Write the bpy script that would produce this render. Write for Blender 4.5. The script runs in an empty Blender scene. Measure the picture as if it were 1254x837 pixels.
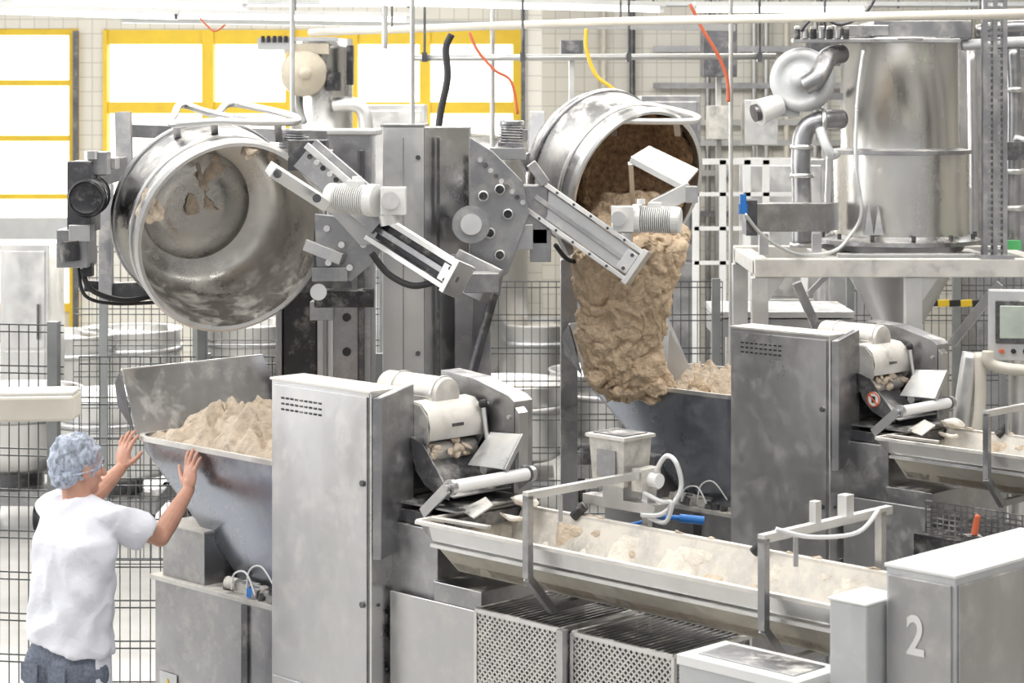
import bpy, bmesh, math, random
from mathutils import Vector, Matrix, noise
random.seed(7)
F=2600.; CX=627.; HZ=130.; H=3.0
def P(px,py,Y):
    """survey helper: sighting + measured distance -> world metres"""
    return Vector(((px-CX)*Y/F, Y, H-(py-HZ)*Y/F))
scene=bpy.context.scene
# ------------------------------------------------------------------ materials
def _new(name):
    m=bpy.data.materials.new(name); m.use_nodes=True
    nt=m.node_tree; b=nt.nodes['Principled BSDF']; return m,nt,b
def mat(name,col,rough=.5,metal=0.,var=.12,scale=6.,stretch=(1,1,1),bump=0.,bscale=40.,dust=0.,dustcol=(.72,.68,.62),emit=0.,alpha=1.,trans=0.,side=.12,lum=0.):
    m,nt,b=_new(name); N=nt.nodes; L=nt.links
    tc=N.new('ShaderNodeTexCoord'); mp=N.new('ShaderNodeMapping'); mp.inputs['Scale'].default_value=stretch
    L.new(tc.outputs['Object'],mp.inputs['Vector'])
    nz=N.new('ShaderNodeTexNoise'); nz.inputs['Scale'].default_value=scale; nz.inputs['Detail'].default_value=6; nz.inputs['Roughness'].default_value=.6
    L.new(mp.outputs[0],nz.inputs['Vector'])
    cr=N.new('ShaderNodeValToRGB')
    cr.color_ramp.elements[0].position=.3; cr.color_ramp.elements[1].position=.7
    cr.color_ramp.elements[0].color=(*[max(0,c*(1-var)) for c in col],1)
    cr.color_ramp.elements[1].color=(*[min(1,c*(1+var)) for c in col],1)
    L.new(nz.outputs['Fac'],cr.inputs[0])
    out=cr.outputs[0]
    rr=N.new('ShaderNodeMapRange'); rr.inputs['From Min'].default_value=.3; rr.inputs['From Max'].default_value=.7
    rr.inputs['To Min'].default_value=max(0.02,rough-.1*(metal>0)); rr.inputs['To Max'].default_value=rough+.1*(metal>0)
    L.new(nz.outputs['Fac'],rr.inputs['Value'])
    if dust>0:
        ge=N.new('ShaderNodeNewGeometry'); sx=N.new('ShaderNodeSeparateXYZ'); L.new(ge.outputs['Normal'],sx.inputs[0])
        mr=N.new('ShaderNodeMapRange'); mr.inputs['From Min'].default_value=-.2; mr.inputs['From Max'].default_value=.9
        mr.inputs['To Min'].default_value=side; mr.inputs['To Max'].default_value=1
        L.new(sx.outputs['Z'],mr.inputs['Value'])
        n2=N.new('ShaderNodeTexNoise'); n2.inputs['Scale'].default_value=9; n2.inputs['Detail'].default_value=9; n2.inputs['Roughness'].default_value=.75
        L.new(tc.outputs['Object'],n2.inputs['Vector'])
        m2=N.new('ShaderNodeMapRange'); m2.inputs['From Min'].default_value=.62-.3*dust; m2.inputs['From Max'].default_value=.75-.2*dust
        L.new(n2.outputs['Fac'],m2.inputs['Value'])
        mu=N.new('ShaderNodeMath'); mu.operation='MULTIPLY'; L.new(mr.outputs[0],mu.inputs[0]); L.new(m2.outputs[0],mu.inputs[1])
        mx=N.new('ShaderNodeMix'); mx.data_type='RGBA'; L.new(mu.outputs[0],mx.inputs[0]); L.new(out,mx.inputs[6]); mx.inputs[7].default_value=(*dustcol,1)
        out=mx.outputs[2]
        me=N.new('ShaderNodeMath'); me.operation='MULTIPLY_ADD'; L.new(mu.outputs[0],me.inputs[0]); me.inputs[1].default_value=-metal*.95; me.inputs[2].default_value=metal
        L.new(me.outputs[0],b.inputs['Metallic'])
        ra=N.new('ShaderNodeMath'); ra.operation='MULTIPLY_ADD'; ra.use_clamp=True; L.new(mu.outputs[0],ra.inputs[0]); ra.inputs[1].default_value=.4; L.new(rr.outputs[0],ra.inputs[2]); L.new(ra.outputs[0],b.inputs['Roughness'])
    else:
        b.inputs['Metallic'].default_value=metal; L.new(rr.outputs[0],b.inputs['Roughness'])
    L.new(out,b.inputs['Base Color'])
    if bump>0:
        n3=N.new('ShaderNodeTexNoise'); n3.inputs['Scale'].default_value=bscale; n3.inputs['Detail'].default_value=6
        L.new(mp.outputs[0],n3.inputs['Vector'])
        bp=N.new('ShaderNodeBump'); bp.inputs['Strength'].default_value=bump; bp.inputs['Distance'].default_value=.02
        L.new(n3.outputs['Fac'],bp.inputs['Height']); L.new(bp.outputs[0],b.inputs['Normal'])
    if emit>0:
        b.inputs['Emission Color'].default_value=(*col,1); b.inputs['Emission Strength'].default_value=emit
    b.inputs['Alpha'].default_value=alpha
    b.inputs['Transmission Weight'].default_value=trans
    return m
STEEL=mat('brushed_steel',(.50,.50,.51),.35,1,.13,2.0,(1,1,.4),dust=.42,side=.12)
STEELL=mat('steel_light',(.68,.68,.68),.36,1,.12,3,(1,1,.5),dust=.5,side=.14)
STEELM=mat('steel_mid',(.34,.34,.355),.37,1,.2,3,dust=.45,side=.11)
STEELD=mat('steel_dark',(.12,.12,.13),.42,.9,.3,6,dust=.4,side=.09)
STEELB=mat('steel_hopper',(.32,.345,.40),.29,1,.16,2.2,(1,1,.5),dust=.5,side=.12)
STEELT=mat('steel_tank',(.64,.63,.61),.30,1,.10,3,(1,1,.3),dust=.2,side=.12)
STEELW=mat('steel_bowl',(.46,.46,.465),.31,1,.18,3,dust=.45,side=.16)
DUSTY=mat('steel_dusty',(.46,.46,.46),.45,1,.2,5,dust=.85,side=.35,dustcol=(.68,.64,.58))
DUSTYL=mat('steel_flour',(.56,.55,.54),.43,1,.2,5,dust=1.05,side=.35,dustcol=(.78,.74,.68))
TROUGHIN=mat('trough_inner',(.44,.43,.41),.5,.8,.25,4,dust=1.0,side=.6,dustcol=(.70,.66,.60))
BOWLIN=mat('bowl_inner',(.54,.525,.50),.29,1,.2,4,dust=.5,side=.28)
TROUGHB=mat('trough_beige',(.54,.50,.43),.5,.3,.2,3,dust=.5,side=.4)
CASTG=mat('cast_grey',(.44,.43,.41),.5,.5,.2,9,dust=.8,side=.45)
CAST=mat('cast_beige',(.58,.52,.42),.55,.1,.15,7,bump=.1)
WHITEP=mat('white_paint',(.78,.78,.77),.4,0,.06,4)
GREYP=mat('grey_paint',(.50,.51,.52),.45,.1,.1,4,dust=.4,side=.12)
MOTORW=mat('motor_white',(.72,.72,.71),.4,.1,.08,8,dust=.4)
MOTORG=mat('motor_groove_shade',(.25,.25,.25),.5,.1,.1,8)  # shade between the white motor's fins, put into the groove colour
BLACK=mat('black_rubber',(.02,.02,.022),.5,0,.2,10)
DARK=mat('dark_metal',(.045,.045,.05),.42,.6,.3,8,dust=.3,side=.12)
YELLOW=mat('yellow_paint',(.76,.52,.03),.45,0,.08,4)
RED=mat('red_hose',(.55,.12,.05),.45); YHOSE=mat('yellow_hose',(.80,.53,.04),.4); BLUE=mat('blue_plastic',(.02,.16,.5),.4)
DOUGH=mat('dough',(.60,.46,.32),.72,0,.16,30,bump=.9,bscale=50)
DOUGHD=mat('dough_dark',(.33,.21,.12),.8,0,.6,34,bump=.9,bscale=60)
DOUGHL=mat('dough_pale',(.57,.475,.375),.75,0,.2,24,bump=.8,bscale=40)
FLOUR=mat('flour',(.72,.67,.60),.9,0,.14,18,bump=.5,bscale=60)
FLOORM=mat('floor_concrete',(.46,.45,.43),.4,0,.15,2)
CEILM=mat('ceiling_paint',(.75,.75,.74),.8,0,.03,2)
PANE=mat('daylight_pane',(1,.995,.98),.3,0,0,1,emit=1.5)
TUBEL=mat('lamp_tube',(1,1,.97),.3,0,0,1,emit=3.0)
PLAST=mat('white_plastic',(.76,.76,.77),.35,0,.08,8)
TRAYP=mat('tray_plate',(.60,.61,.62),.35,.6,.12,6,dust=.5,side=.2)
FENCE=mat('fence_wire',(.10,.105,.105),.45,.5,.2,6)
FPOST=mat('fence_post',(.25,.26,.26),.45,.5,.15,6)
PIPE=mat('pipe_galv',(.50,.50,.49),.42,.7,.15,5)
PINK=mat('pipe_cream',(.70,.66,.58),.5,.1,.08,5)
SHIRT=mat('shirt_cotton',(.74,.75,.82),.9,0,.04,6,bump=.2,bscale=40)
DENIM=mat('denim_grey',(.15,.17,.22),.9,0,.3,70,bump=.15,bscale=90)
SKIN=mat('skin',(.54,.29,.21),.5,0,.12,20)
SKIN.node_tree.nodes['Principled BSDF'].inputs['Subsurface Weight'].default_value=.1
HAIR=mat('hair_grey',(.10,.09,.085),.7,0,.4,60,bump=.5,bscale=120)
SCREEN=mat('panel_screen',(.45,.5,.45),.2,0,.1,10)
GREENP=mat('green_plastic',(.1,.45,.15),.4)
def netmat():
    m,nt,b=_new('hair_net'); N=nt.nodes;L=nt.links
    tc=N.new('ShaderNodeTexCoord'); mp=N.new('ShaderNodeMapping'); mp.inputs['Scale'].default_value=(1,1,.45); mp.inputs['Rotation'].default_value=(0,.5,.3)
    L.new(tc.outputs['Object'],mp.inputs['Vector'])
    v=N.new('ShaderNodeTexNoise'); v.inputs['Scale'].default_value=55; v.inputs['Detail'].default_value=4
    L.new(mp.outputs[0],v.inputs['Vector'])
    mr=N.new('ShaderNodeMapRange'); mr.inputs['From Min'].default_value=.38; mr.inputs['From Max'].default_value=.62
    mr.inputs['To Min'].default_value=.30; mr.inputs['To Max'].default_value=.85
    L.new(v.outputs['Fac'],mr.inputs['Value']); L.new(mr.outputs[0],b.inputs['Alpha'])
    b.inputs['Base Color'].default_value=(.56,.63,.77,1); b.inputs['Roughness'].default_value=.55; return m
NET=netmat()
def tilemat():
    m,nt,b=_new('white_wall_tiles'); N=nt.nodes;L=nt.links
    tc=N.new('ShaderNodeTexCoord'); s=N.new('ShaderNodeSeparateXYZ'); c=N.new('ShaderNodeCombineXYZ')
    L.new(tc.outputs['Object'],s.inputs[0]); L.new(s.outputs['X'],c.inputs['X']); L.new(s.outputs['Z'],c.inputs['Y'])
    br=N.new('ShaderNodeTexBrick'); br.offset=0; br.inputs['Scale'].default_value=1; br.inputs['Brick Width'].default_value=.15; br.inputs['Row Height'].default_value=.15
    br.inputs['Mortar Size'].default_value=.005; br.inputs['Color1'].default_value=(.74,.715,.65,1); br.inputs['Color2'].default_value=(.70,.675,.61,1); br.inputs['Mortar'].default_value=(.52,.49,.44,1)
    L.new(c.outputs[0],br.inputs['Vector']); L.new(br.outputs['Color'],b.inputs['Base Color']); b.inputs['Roughness'].default_value=.3
    return m
TILE=tilemat()
# ------------------------------------------------------------------ builder
def basis(d):
    d=d.normalized(); a=Vector((0,0,1)) if abs(d.z)<.95 else Vector((1,0,0))
    x=a.cross(d).normalized(); y=d.cross(x).normalized(); return x,y,d
def catmull(pts,n=6,closed=False):
    pts=[Vector(p) for p in pts]; out=[]; k=len(pts)
    rng=range(k if closed else k-1)
    for i in rng:
        if closed: p0,p1,p2,p3=pts[i-1],pts[i],pts[(i+1)%k],pts[(i+2)%k]
        else: p0=pts[max(0,i-1)];p1=pts[i];p2=pts[i+1];p3=pts[min(k-1,i+2)]
        for j in range(n):
            t=j/n
            out.append(.5*((2*p1)+(p2-p0)*t+(2*p0-5*p1+4*p2-p3)*t*t+(3*p1-p0-3*p2+p3)*t**3))
    if not closed: out.append(pts[-1])
    return out
class B:
    def __init__(s,name,M=None,bevel=0.):
        s.name=name;s.M=M;s.bevel=bevel;s.V=[];s.Fc=[];s.Mi=[];s.Sm=[];s.mats=[]
    def add(s,vs,fs,m,sm=False):
        if m not in s.mats: s.mats.append(m)
        k=s.mats.index(m); o=len(s.V); s.V+= [Vector(v) for v in vs]
        for f in fs: s.Fc.append([i+o for i in f]); s.Mi.append(k); s.Sm.append(sm)
    def hexa(s,p,m):
        s.add(p,[(3,2,1,0),(4,5,6,7),(0,1,5,4),(1,2,6,5),(2,3,7,6),(3,0,4,7)],m)
    def bx(s,x0,x1,y0,y1,z0,z1,m):
        s.hexa([(x0,y0,z0),(x1,y0,z0),(x1,y1,z0),(x0,y1,z0),(x0,y0,z1),(x1,y0,z1),(x1,y1,z1),(x0,y1,z1)],m)
    def box(s,c,size,m,R=None):
        c=Vector(c); q=[]
        for z in(-.5,.5):
            for x,y in((-.5,-.5),(.5,-.5),(.5,.5),(-.5,.5)):
                v=Vector((x*size[0],y*size[1],z*size[2])); q.append(c+((R@v) if R else v))
        s.hexa(q,m)
    def bar(s,p0,p1,w,h,m,side=None):
        p0=Vector(p0);p1=Vector(p1); d=(p1-p0).normalized()
        if side is None:
            side=d.cross(Vector((0,0,1)))
            if side.length<.1: side=Vector((1,0,0))
        side=Vector(side); side=(side-d*side.dot(d)).normalized(); up=side.cross(d).normalized()
        q=[]
        for p in(p0,p1):
            for a,b_ in((-.5,-.5),(.5,-.5),(.5,.5),(-.5,.5)): q.append(p+side*w*a+up*h*b_)
        s.hexa(q,m)
    def cyl(s,p0,p1,r,m,r2=None,seg=24,caps=True,sm=True):
        p0=Vector(p0);p1=Vector(p1); r2=r if r2 is None else r2
        x,y,d=basis(p1-p0); vs=[]
        for p,rr in((p0,r),(p1,r2)):
            for i in range(seg):
                a=2*math.pi*i/seg; vs.append(p+x*rr*math.cos(a)+y*rr*math.sin(a))
        s.add(vs,[(i,(i+1)%seg,seg+(i+1)%seg,seg+i) for i in range(seg)],m,sm)
        if caps: 
            s.add(vs[:seg],[tuple(range(seg))[::-1]],m); s.add(vs[seg:],[tuple(range(seg))],m)
    def tube(s,pts,r,m,seg=8,closed=False,smooth=True,n=6):
        pts=catmull(pts,n,closed) if smooth else [Vector(p) for p in pts]
        k=len(pts); vs=[]; px=None
        for i,p in enumerate(pts):
            if closed: d=pts[(i+1)%k]-pts[i-1]
            else: d=pts[min(k-1,i+1)]-pts[max(0,i-1)]
            d=d.normalized()
            if px is None: px,_,_=basis(d)
            px=(px-d*px.dot(d)).normalized(); py=d.cross(px)
            for j in range(seg):
                a=2*math.pi*j/seg; vs.append(p+px*r*math.cos(a)+py*r*math.sin(a))
        fs=[]
        for i in range(k if closed else k-1):
            for j in range(seg):
                a=i*seg+j;b_=i*seg+(j+1)%seg;ii=((i+1)%k)*seg
                fs.append((a,b_,ii+(j+1)%seg,ii+j))
        if not closed: fs+= [tuple(range(seg))[::-1],tuple(range((k-1)*seg,k*seg))]
        s.add(vs,fs,m,True)
    def lathe(s,prof,o,ax,m,seg=64,a0=0,a1=2*math.pi,sm=True):
        o=Vector(o); x,y,d=basis(Vector(ax)); full=abs(a1-a0-2*math.pi)<1e-4; n=seg if full else seg+1; vs=[]
        for r,h in prof:
            for i in range(n):
                a=a0+(a1-a0)*i/seg; vs.append(o+d*h+x*r*math.cos(a)+y*r*math.sin(a))
        fs=[]
        for k in range(len(prof)-1):
            for i in range(seg):
                j=(i+1)%n; fs.append((k*n+i,k*n+j,(k+1)*n+j,(k+1)*n+i))
        s.add(vs,fs,m,sm)
    def prism(s,pts,ext,m):
        pts=[Vector(p) for p in pts]; e=Vector(ext); n=len(pts)
        s.add(pts+[p+e for p in pts],[tuple(range(n))[::-1],tuple(range(n,2*n))]+[(i,(i+1)%n,n+(i+1)%n,n+i) for i in range(n)],m)
    def sheet(s,q,t,m):
        q=[Vector(p) for p in q]; n=(q[1]-q[0]).cross(q[2]-q[0]).normalized()*t; s.prism(q,n,m)
    def strip(s,prof,ext,t,m,sm=True):
        prof=[Vector(p) for p in prof]; e=Vector(ext); n=len(prof); off=[]
        for i in range(n):
            d=(prof[min(n-1,i+1)]-prof[max(0,i-1)]).normalized(); off.append(prof[i]+d.cross(e).normalized()*t)
        vs=prof+[p+e for p in prof]+off+[p+e for p in off]; fs=[]
        for i in range(n-1):
            fs+=[(i,i+1,n+i+1,n+i),(2*n+i,3*n+i,3*n+i+1,2*n+i+1),(i,2*n+i,2*n+i+1,i+1),(n+i,n+i+1,3*n+i+1,3*n+i)]
        fs+=[(0,n,3*n,2*n),(n-1,3*n-1,4*n-1,2*n-1)]
        s.add(vs,fs,m,sm)
    def cap(s,p0,p1,r0,r1,m,seg=14):
        p0=Vector(p0);p1=Vector(p1);x,y,d=basis(p1-p0);L=(p1-p0).length; prof=[]
        for i in range(5): a=math.pi/2*(1-i/4); prof.append((max(1e-4,r0*math.cos(a)),-r0*math.sin(a)))
        for i in range(5): a=math.pi/2*i/4; prof.append((max(1e-4,r1*math.cos(a)),L+r1*math.sin(a)))
        s.lathe(prof,p0,d,m,seg)
        k=len(s.V)-10*seg
        s.add([s.V[k+i] for i in range(seg)],[tuple(range(seg))[::-1]],m,True); s.add([s.V[k+9*seg+i] for i in range(seg)],[tuple(range(seg))],m,True)
    def ell(s,c,rad,m,R=None,seg=24,rings=14,fn=None):
        c=Vector(c);vs=[]
        for i in range(rings+1):
            th=math.pi*i/rings
            for j in range(seg):
                a=2*math.pi*j/seg; v=Vector((math.sin(th)*math.cos(a)*rad[0],math.sin(th)*math.sin(a)*rad[1],math.cos(th)*rad[2]))
                if fn: v=fn(v)
                vs.append(c+((R@v) if R else v))
        fs=[(i*seg+j,i*seg+(j+1)%seg,(i+1)*seg+(j+1)%seg,(i+1)*seg+j) for i in range(rings) for j in range(seg)]
        s.add(vs,fs,m,True)
    def mesh(s):
        me=bpy.data.meshes.new(s.name); V=[(s.M@v) if s.M else v for v in s.V]
        me.from_pydata([tuple(v) for v in V],[],s.Fc)
        for m in s.mats: me.materials.append(m)
        for p,k,sm in zip(me.polygons,s.Mi,s.Sm): p.material_index=k; p.use_smooth=sm
        bm=bmesh.new(); bm.from_mesh(me)
        bmesh.ops.recalc_face_normals(bm,faces=bm.faces); bm.to_mesh(me); bm.free(); return me
    def finish(s,parent=None):
        me=s.mesh(); ob=bpy.data.objects.new(s.name,me); scene.collection.objects.link(ob)
        if s.bevel>0:
            bv=ob.modifiers.new('bevel','BEVEL'); bv.width=s.bevel; bv.segments=2; bv.limit_method='ANGLE'; bv.angle_limit=math.radians(50); bv.use_clamp_overlap=True
        if parent: ob.parent=parent
        return ob
def empty(name,loc=(0,0,0)):
    e=bpy.data.objects.new(name,None); scene.collection.objects.link(e); e.empty_display_size=.2; return e
def gearmotor(b,p0,p1,r,m,fins=14):
    p0=Vector(p0);p1=Vector(p1);d=(p1-p0);L=d.length
    b.lathe([(1e-4,0),(r*.85,0),(r*.97,.04*L),(r*.97,.2*L),(r*.8,.22*L)],p0,d,m,28,sm=False)
    b.lathe([(r*.84,.2*L),(r*.84,.84*L)],p0,d,MOTORG if m is MOTORW else m,28)
    for i in range(fins):
        h=L*(.22+.6*i/fins); w=.6*L/fins
        b.lathe([(r*.8,h),(r,h),(r,h+.5*w),(r*.8,h+.5*w)],p0,d,m,28,sm=False)
    b.lathe([(r*.8,L*.82),(r*1.08,L*.82),(r*1.08,L),(1e-4,L)],p0,d,m,28,sm=False)
    x,y,dd=basis(d)
    b.box(p0+d*.55+y*r*1.0,(r*.9,r*.9,r*.5),m,Matrix((x,dd,y)).transposed())
def noisy(v,a,sc,off=0):
    return v+Vector((noise.noise(v*sc+Vector((off,0,0))),noise.noise(v*sc+Vector((0,off+9,0))),noise.noise(v*sc+Vector((0,0,off+31)))))*a
def lumps(q):
    d,_=noise.voronoi(q); return d[0],d[1]
# ------------------------------------------------------------------ room
b=B('floor'); b.bx(-9,9,-2,22,-.1,0,FLOORM); b.finish()
b=B('ceiling'); b.bx(-9,9,3.5,22,5.6,5.7,CEILM); b.finish()
b=B('wall_left'); b.bx(-9.2,-9,3.5,22,0,5.6,TILE); b.finish()
b=B('wall_right'); b.bx(9,9.2,3.5,22,0,5.6,TILE); b.finish()
b=B('wall_back')
zt=3.80; b.bx(-9.2,9.2,22,22.3,zt,5.6,TILE)
b.bx(-9.2,-6.2,22,22.3,0,zt,TILE); b.bx(-4.49,-4.23,22,22.3,0,zt,TILE); b.bx(-4.23,.11,22,22.3,0,1.75,TILE); b.bx(.11,9.2,22,22.3,0,zt,TILE)
b.finish()
def zY(py,Y=22): return H-(py-HZ)*Y/F
def xY(px,Y=22): return (px-CX)*Y/F
b=B('window_1')
b.bx(-6.2,-4.49,22.1,22.12,0.02,zt-.01,PANE)
for y0,y1 in((35,43),(98,105),(166,173),(238,244),(301,306),(372,382),(412,420)): b.bx(-6.2,-4.49,22.0,22.09,zY(y1),zY(y0),YELLOW)
b.bx(-6.2,-4.49,22.05,22.095,zY(412),zY(382),PINK)
for x0,x1 in((-90,-80),(86,97)): b.bx(xY(x0),xY(x1),21.94,22.09,0,zt-.02,YELLOW)
b.bx(-6.2,-4.49,21.8,21.93,zY(292),zY(266),GREYP)
b.bx(xY(92),xY(98),21.88,21.94,0,zt-.02,STEELD)
b.finish()
b=B('window_2')
b.bx(-4.23,.11,22.14,22.16,1.75,zt-.01,PANE)
b.bx(-4.23,.11,21.98,22.13,zY(54),zt-.01,YELLOW); b.bx(-4.23,.11,21.98,22.13,zY(139),zY(125),YELLOW); b.bx(-4.23,.11,21.98,22.13,zY(216),zY(204),YELLOW)
b.bx(-4.23,.11,21.98,22.13,1.75,1.85,YELLOW)
for x0,x1 in((127,132),(248,262),(350,362),(430,438),(514,527),(628,640)): b.bx(xY(x0),xY(x1),21.95,22.12,1.75,zt-.01,YELLOW)
b.finish()
b=B('wall_column'); b.bx(xY(640,21),xY(664,21),21,21.4,0,4.6,TILE); b.bx(xY(638,21),xY(643,21),20.95,21,0,4.6,STEELD); b.finish()
def lamp(p0,p1):
    b=B('ceiling_tube_lamp'); p0=Vector(p0);p1=Vector(p1)
    b.bar(p0+Vector((0,0,.035)),p1+Vector((0,0,.035)),.12,.03,WHITEP); b.cyl(p0+Vector((0,0,0)),p1,.018,TUBEL,seg=12)
    for t in(.1,.5,.9):
        q=p0.lerp(p1,t); b.cyl(q+Vector((0,0,.05)),(q.x,q.y,5.6),.006,STEELD,seg=6)
    for q in(p0,p1): b.box(q+Vector((0,0,.01)),(.03,.06,.06),WHITEP)
    b.finish()
lamp(P(-60,12,13.6),P(215,21,14.6)); lamp(P(218,20,14.6),P(500,24,15.2)); lamp(P(395,1,12.8),P(810,12,13.9)); lamp(P(20,2,12.9),P(300,9,13.5)); lamp(P(850,12,14),P(1060,12,14)); lamp(P(560,5,13.4),P(640,7,13.5))
def pipe(name,pts,r,m,smooth=False,seg=12):
    b=B(name); b.tube(pts,r,m,seg,smooth=smooth); return b
b=pipe('overhead_pipe',[P(380,40,15),P(760,26,13),P(1300,16,10.6)],.026,PINK)
for px,py,Y in((480,36,14.4),(760,26,13),(1010,21,11.85),(1200,18,11.0)):
    p=P(px,py,Y); b.cyl(p,(p.x,p.y,5.6),.008,STEELD,seg=6)
b.finish()
b=B('cable_tray'); b.bar(P(-60,4,16),P(1300,6,16),.3,.03,GREYP); b.bar(P(150,24,16.2),P(900,34,16.2),.05,.05,PIPE)
for px in(100,500,800,1100): 
    p=P(px,10,16); b.cyl(p,(p.x,p.y,5.6),.01,STEELD,seg=6)
b.finish()
b=pipe('compressed_air_pipe',[P(505,71,13.3),P(950,69,13.3)],.02,PIPE)
for px in(520,640,770,930):
    p=P(px,70,13.3); b.cyl(p,(p.x,p.y,5.6),.009,STEELD,seg=6); b.box(p,(.03,.06,.06),STEELD)
b.finish()
for px,y1,Y,r,m in((358,165,11.5,.013,PIPE),(505,165,10.6,.012,PIPE),(603,200,14,.016,PIPE),(471,60,14,.02,PIPE),(895,350,13,.013,PIPE)):
    b=B('ceiling_drop_pipe'); p=P(px,y1,Y); z0=p.z
    if px in(895,): z0=0
    b.cyl((p.x,p.y,z0),(p.x,p.y,5.6),r,m,seg=12); b.cyl((p.x,p.y,5.5),(p.x,p.y,5.6),r*2.5,m,seg=12); b.finish()
def hose(name,pts,r,m):
    b=B(name); b.tube(pts,r,m,8); b.finish()
hose('red_hose',[P(575,40,13),P(585,62,13),P(606,86,13),P(626,100,13),P(634,140,13)],.009,RED)
hose('red_hose',[P(845,5,12.9),P(860,35,12.9),P(878,65,12.9),P(890,95,12.9),P(892,125,12.9)],.011,RED)
hose('yellow_hose',[P(718,35,13),P(718,60,13),P(730,92,13),P(752,110,13),P(757,125,13)],.012,YHOSE)
hose('black_hose',[P(553,42,12),P(546,60,12),P(548,95,12),P(540,135,12),P(536,165,12)],.020,BLACK)
hose('red_hose',[P(245,22,14),P(262,38,14),P(276,30,14)],.006,RED)
# ------------------------------------------------------------------ fences
def fence(p0,p1,z1,posts,vs=.05,hs=.2,r=.003,z0=.1,name='wire_mesh_fence'):
    b=B(name); p0=Vector((p0[0],p0[1],0));p1=Vector((p1[0],p1[1],0)); L=(p1-p0).length; d=(p1-p0)/L; nrm=Vector((-d.y,d.x,0))
    n=int(L/vs)
    for i in range(n+1):
        q=p0+d*(i*vs); b.bar(q+Vector((0,0,z0)),q+Vector((0,0,z1)),r*1.6,r*1.6,FENCE,nrm)
    k=int((z1-z0)/hs)
    for j in range(k+1):
        z=z1-j*hs
        for zz in(z,z-.035):
            b.bar(p0+Vector((0,0,zz))-nrm*r*2,p1+Vector((0,0,zz))-nrm*r*2,r*2.2,r*2.2,FENCE)
    for t in posts:
        q=p0+d*(t*L); b.bar(q-nrm*.03,q-nrm*.03+Vector((0,0,z1+.02)),.05,.05,FPOST,nrm); b.box(q-nrm*.03+Vector((0,0,.005)),(.12,.12,.01),FPOST)
    return b.finish()
YA=10.35
fence((xY(-60,YA),YA),(xY(84,YA),YA-.1),H-(396-HZ)*YA/F,[0,.93])
fence((xY(92,YA),YA+.1),(xY(465,YA),YA+.1),H-(440-HZ)*YA/F,[.42,1])
fence((xY(90,13.6),13.6),(xY(470,13.6),13.6),H-(302-HZ)*13.6/F,[.1,.4,.75,1])
fence((xY(590,12.8),12.8),(xY(885,12.8),12.8),H-(345-HZ)*12.8/F,[.02,.35,.64,.97])
fence((xY(1040,14.2),14.2),(xY(1300,14.2),14.2),2.0,[0,.5,1])
# ------------------------------------------------------------------ background plant
def bowl_cart(px,Y,r=.45,zt=.98):
    b=B('dough_bowl_on_cart'); x=xY(px,Y); o=Vector((x,Y,0))
    b.lathe([(1e-4,.42),(r*.8,.42),(r*.93,.46),(r,.55),(r,zt-.02),(r+.02,zt),(r-.01,zt),(r-.02,.56),(r*.85,.47),(1e-4,.45)],o,(0,0,1),STEELL,40)
    b.lathe([(r+.005,zt-.2),(r+.02,zt-.2),(r+.02,zt-.15),(r+.005,zt-.15)],o,(0,0,1),STEEL,40)
    b.bx(x-.35,x+.35,Y-.35,Y+.35,.2,.3,STEELM); b.cyl((x,Y,.3),(x,Y,.43),.2,STEELD)
    for a in range(4):
        q=o+Vector((.3*math.cos(a*1.57+.78),.3*math.sin(a*1.57+.78),.1)); b.cyl(q-Vector((.025,0,0)),q+Vector((.025,0,0)),.1,BLACK,seg=16); b.cyl(q,q+Vector((0,0,.12)),.02,STEEL,seg=8)
    b.lathe([(r*.93,zt-.12),(r*.6,zt-.06),(r*.3,zt-.03),(1e-4,zt-.02)],o,(0,0,1),FLOUR,30)
    b.finish()
for px,Y in((160,19.3),(80,18.9),(300,19.8),(20,15.2),(425,19.5),(140,14.9),(665,19.9),(265,15.4),(620,15.6),(745,16.3),(850,15.3)): bowl_cart(px,Y)
def back_cab(px0,px1,py0,Y,d=.6,m=STEELL,name='steel_cabinet'):
    b=B(name,bevel=.006); x0=xY(px0,Y);x1=xY(px1,Y);z=zY(py0,Y); b.bx(x0,x1,Y,Y+d,.12,z,m)
    b.bx(x0+.03,x1-.03,Y-.012,Y-.001,.2,z*.55,m); b.bx(x0+.03,x1-.03,Y-.012,Y-.001,z*.55+.02,z-.05,m)
    b.cyl((x1-.08,Y-.04,z*.6),(x1-.08,Y-.04,z*.75),.01,STEELD,seg=8)
    for xx in(x0+.05,x1-.05):
        for yy in(Y+.05,Y+d-.05): b.cyl((xx,yy,0),(xx,yy,.13),.02,STEELD,seg=8)
    b.finish()
back_cab(440,520,128,17.5,m=STEELL); back_cab(700,770,128,18,m=STEELM); back_cab(785,858,117,17.6,m=STEELM)
back_cab(0,60,300,17,m=STEELL); back_cab(905,1010,195,17.5,m=STEELL); back_cab(1195,1290,60,16,m=STEELM); back_cab(510,600,215,17.6,m=WHITEP)
back_cab(1010,1110,330,16,m=STEEL)
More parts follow.
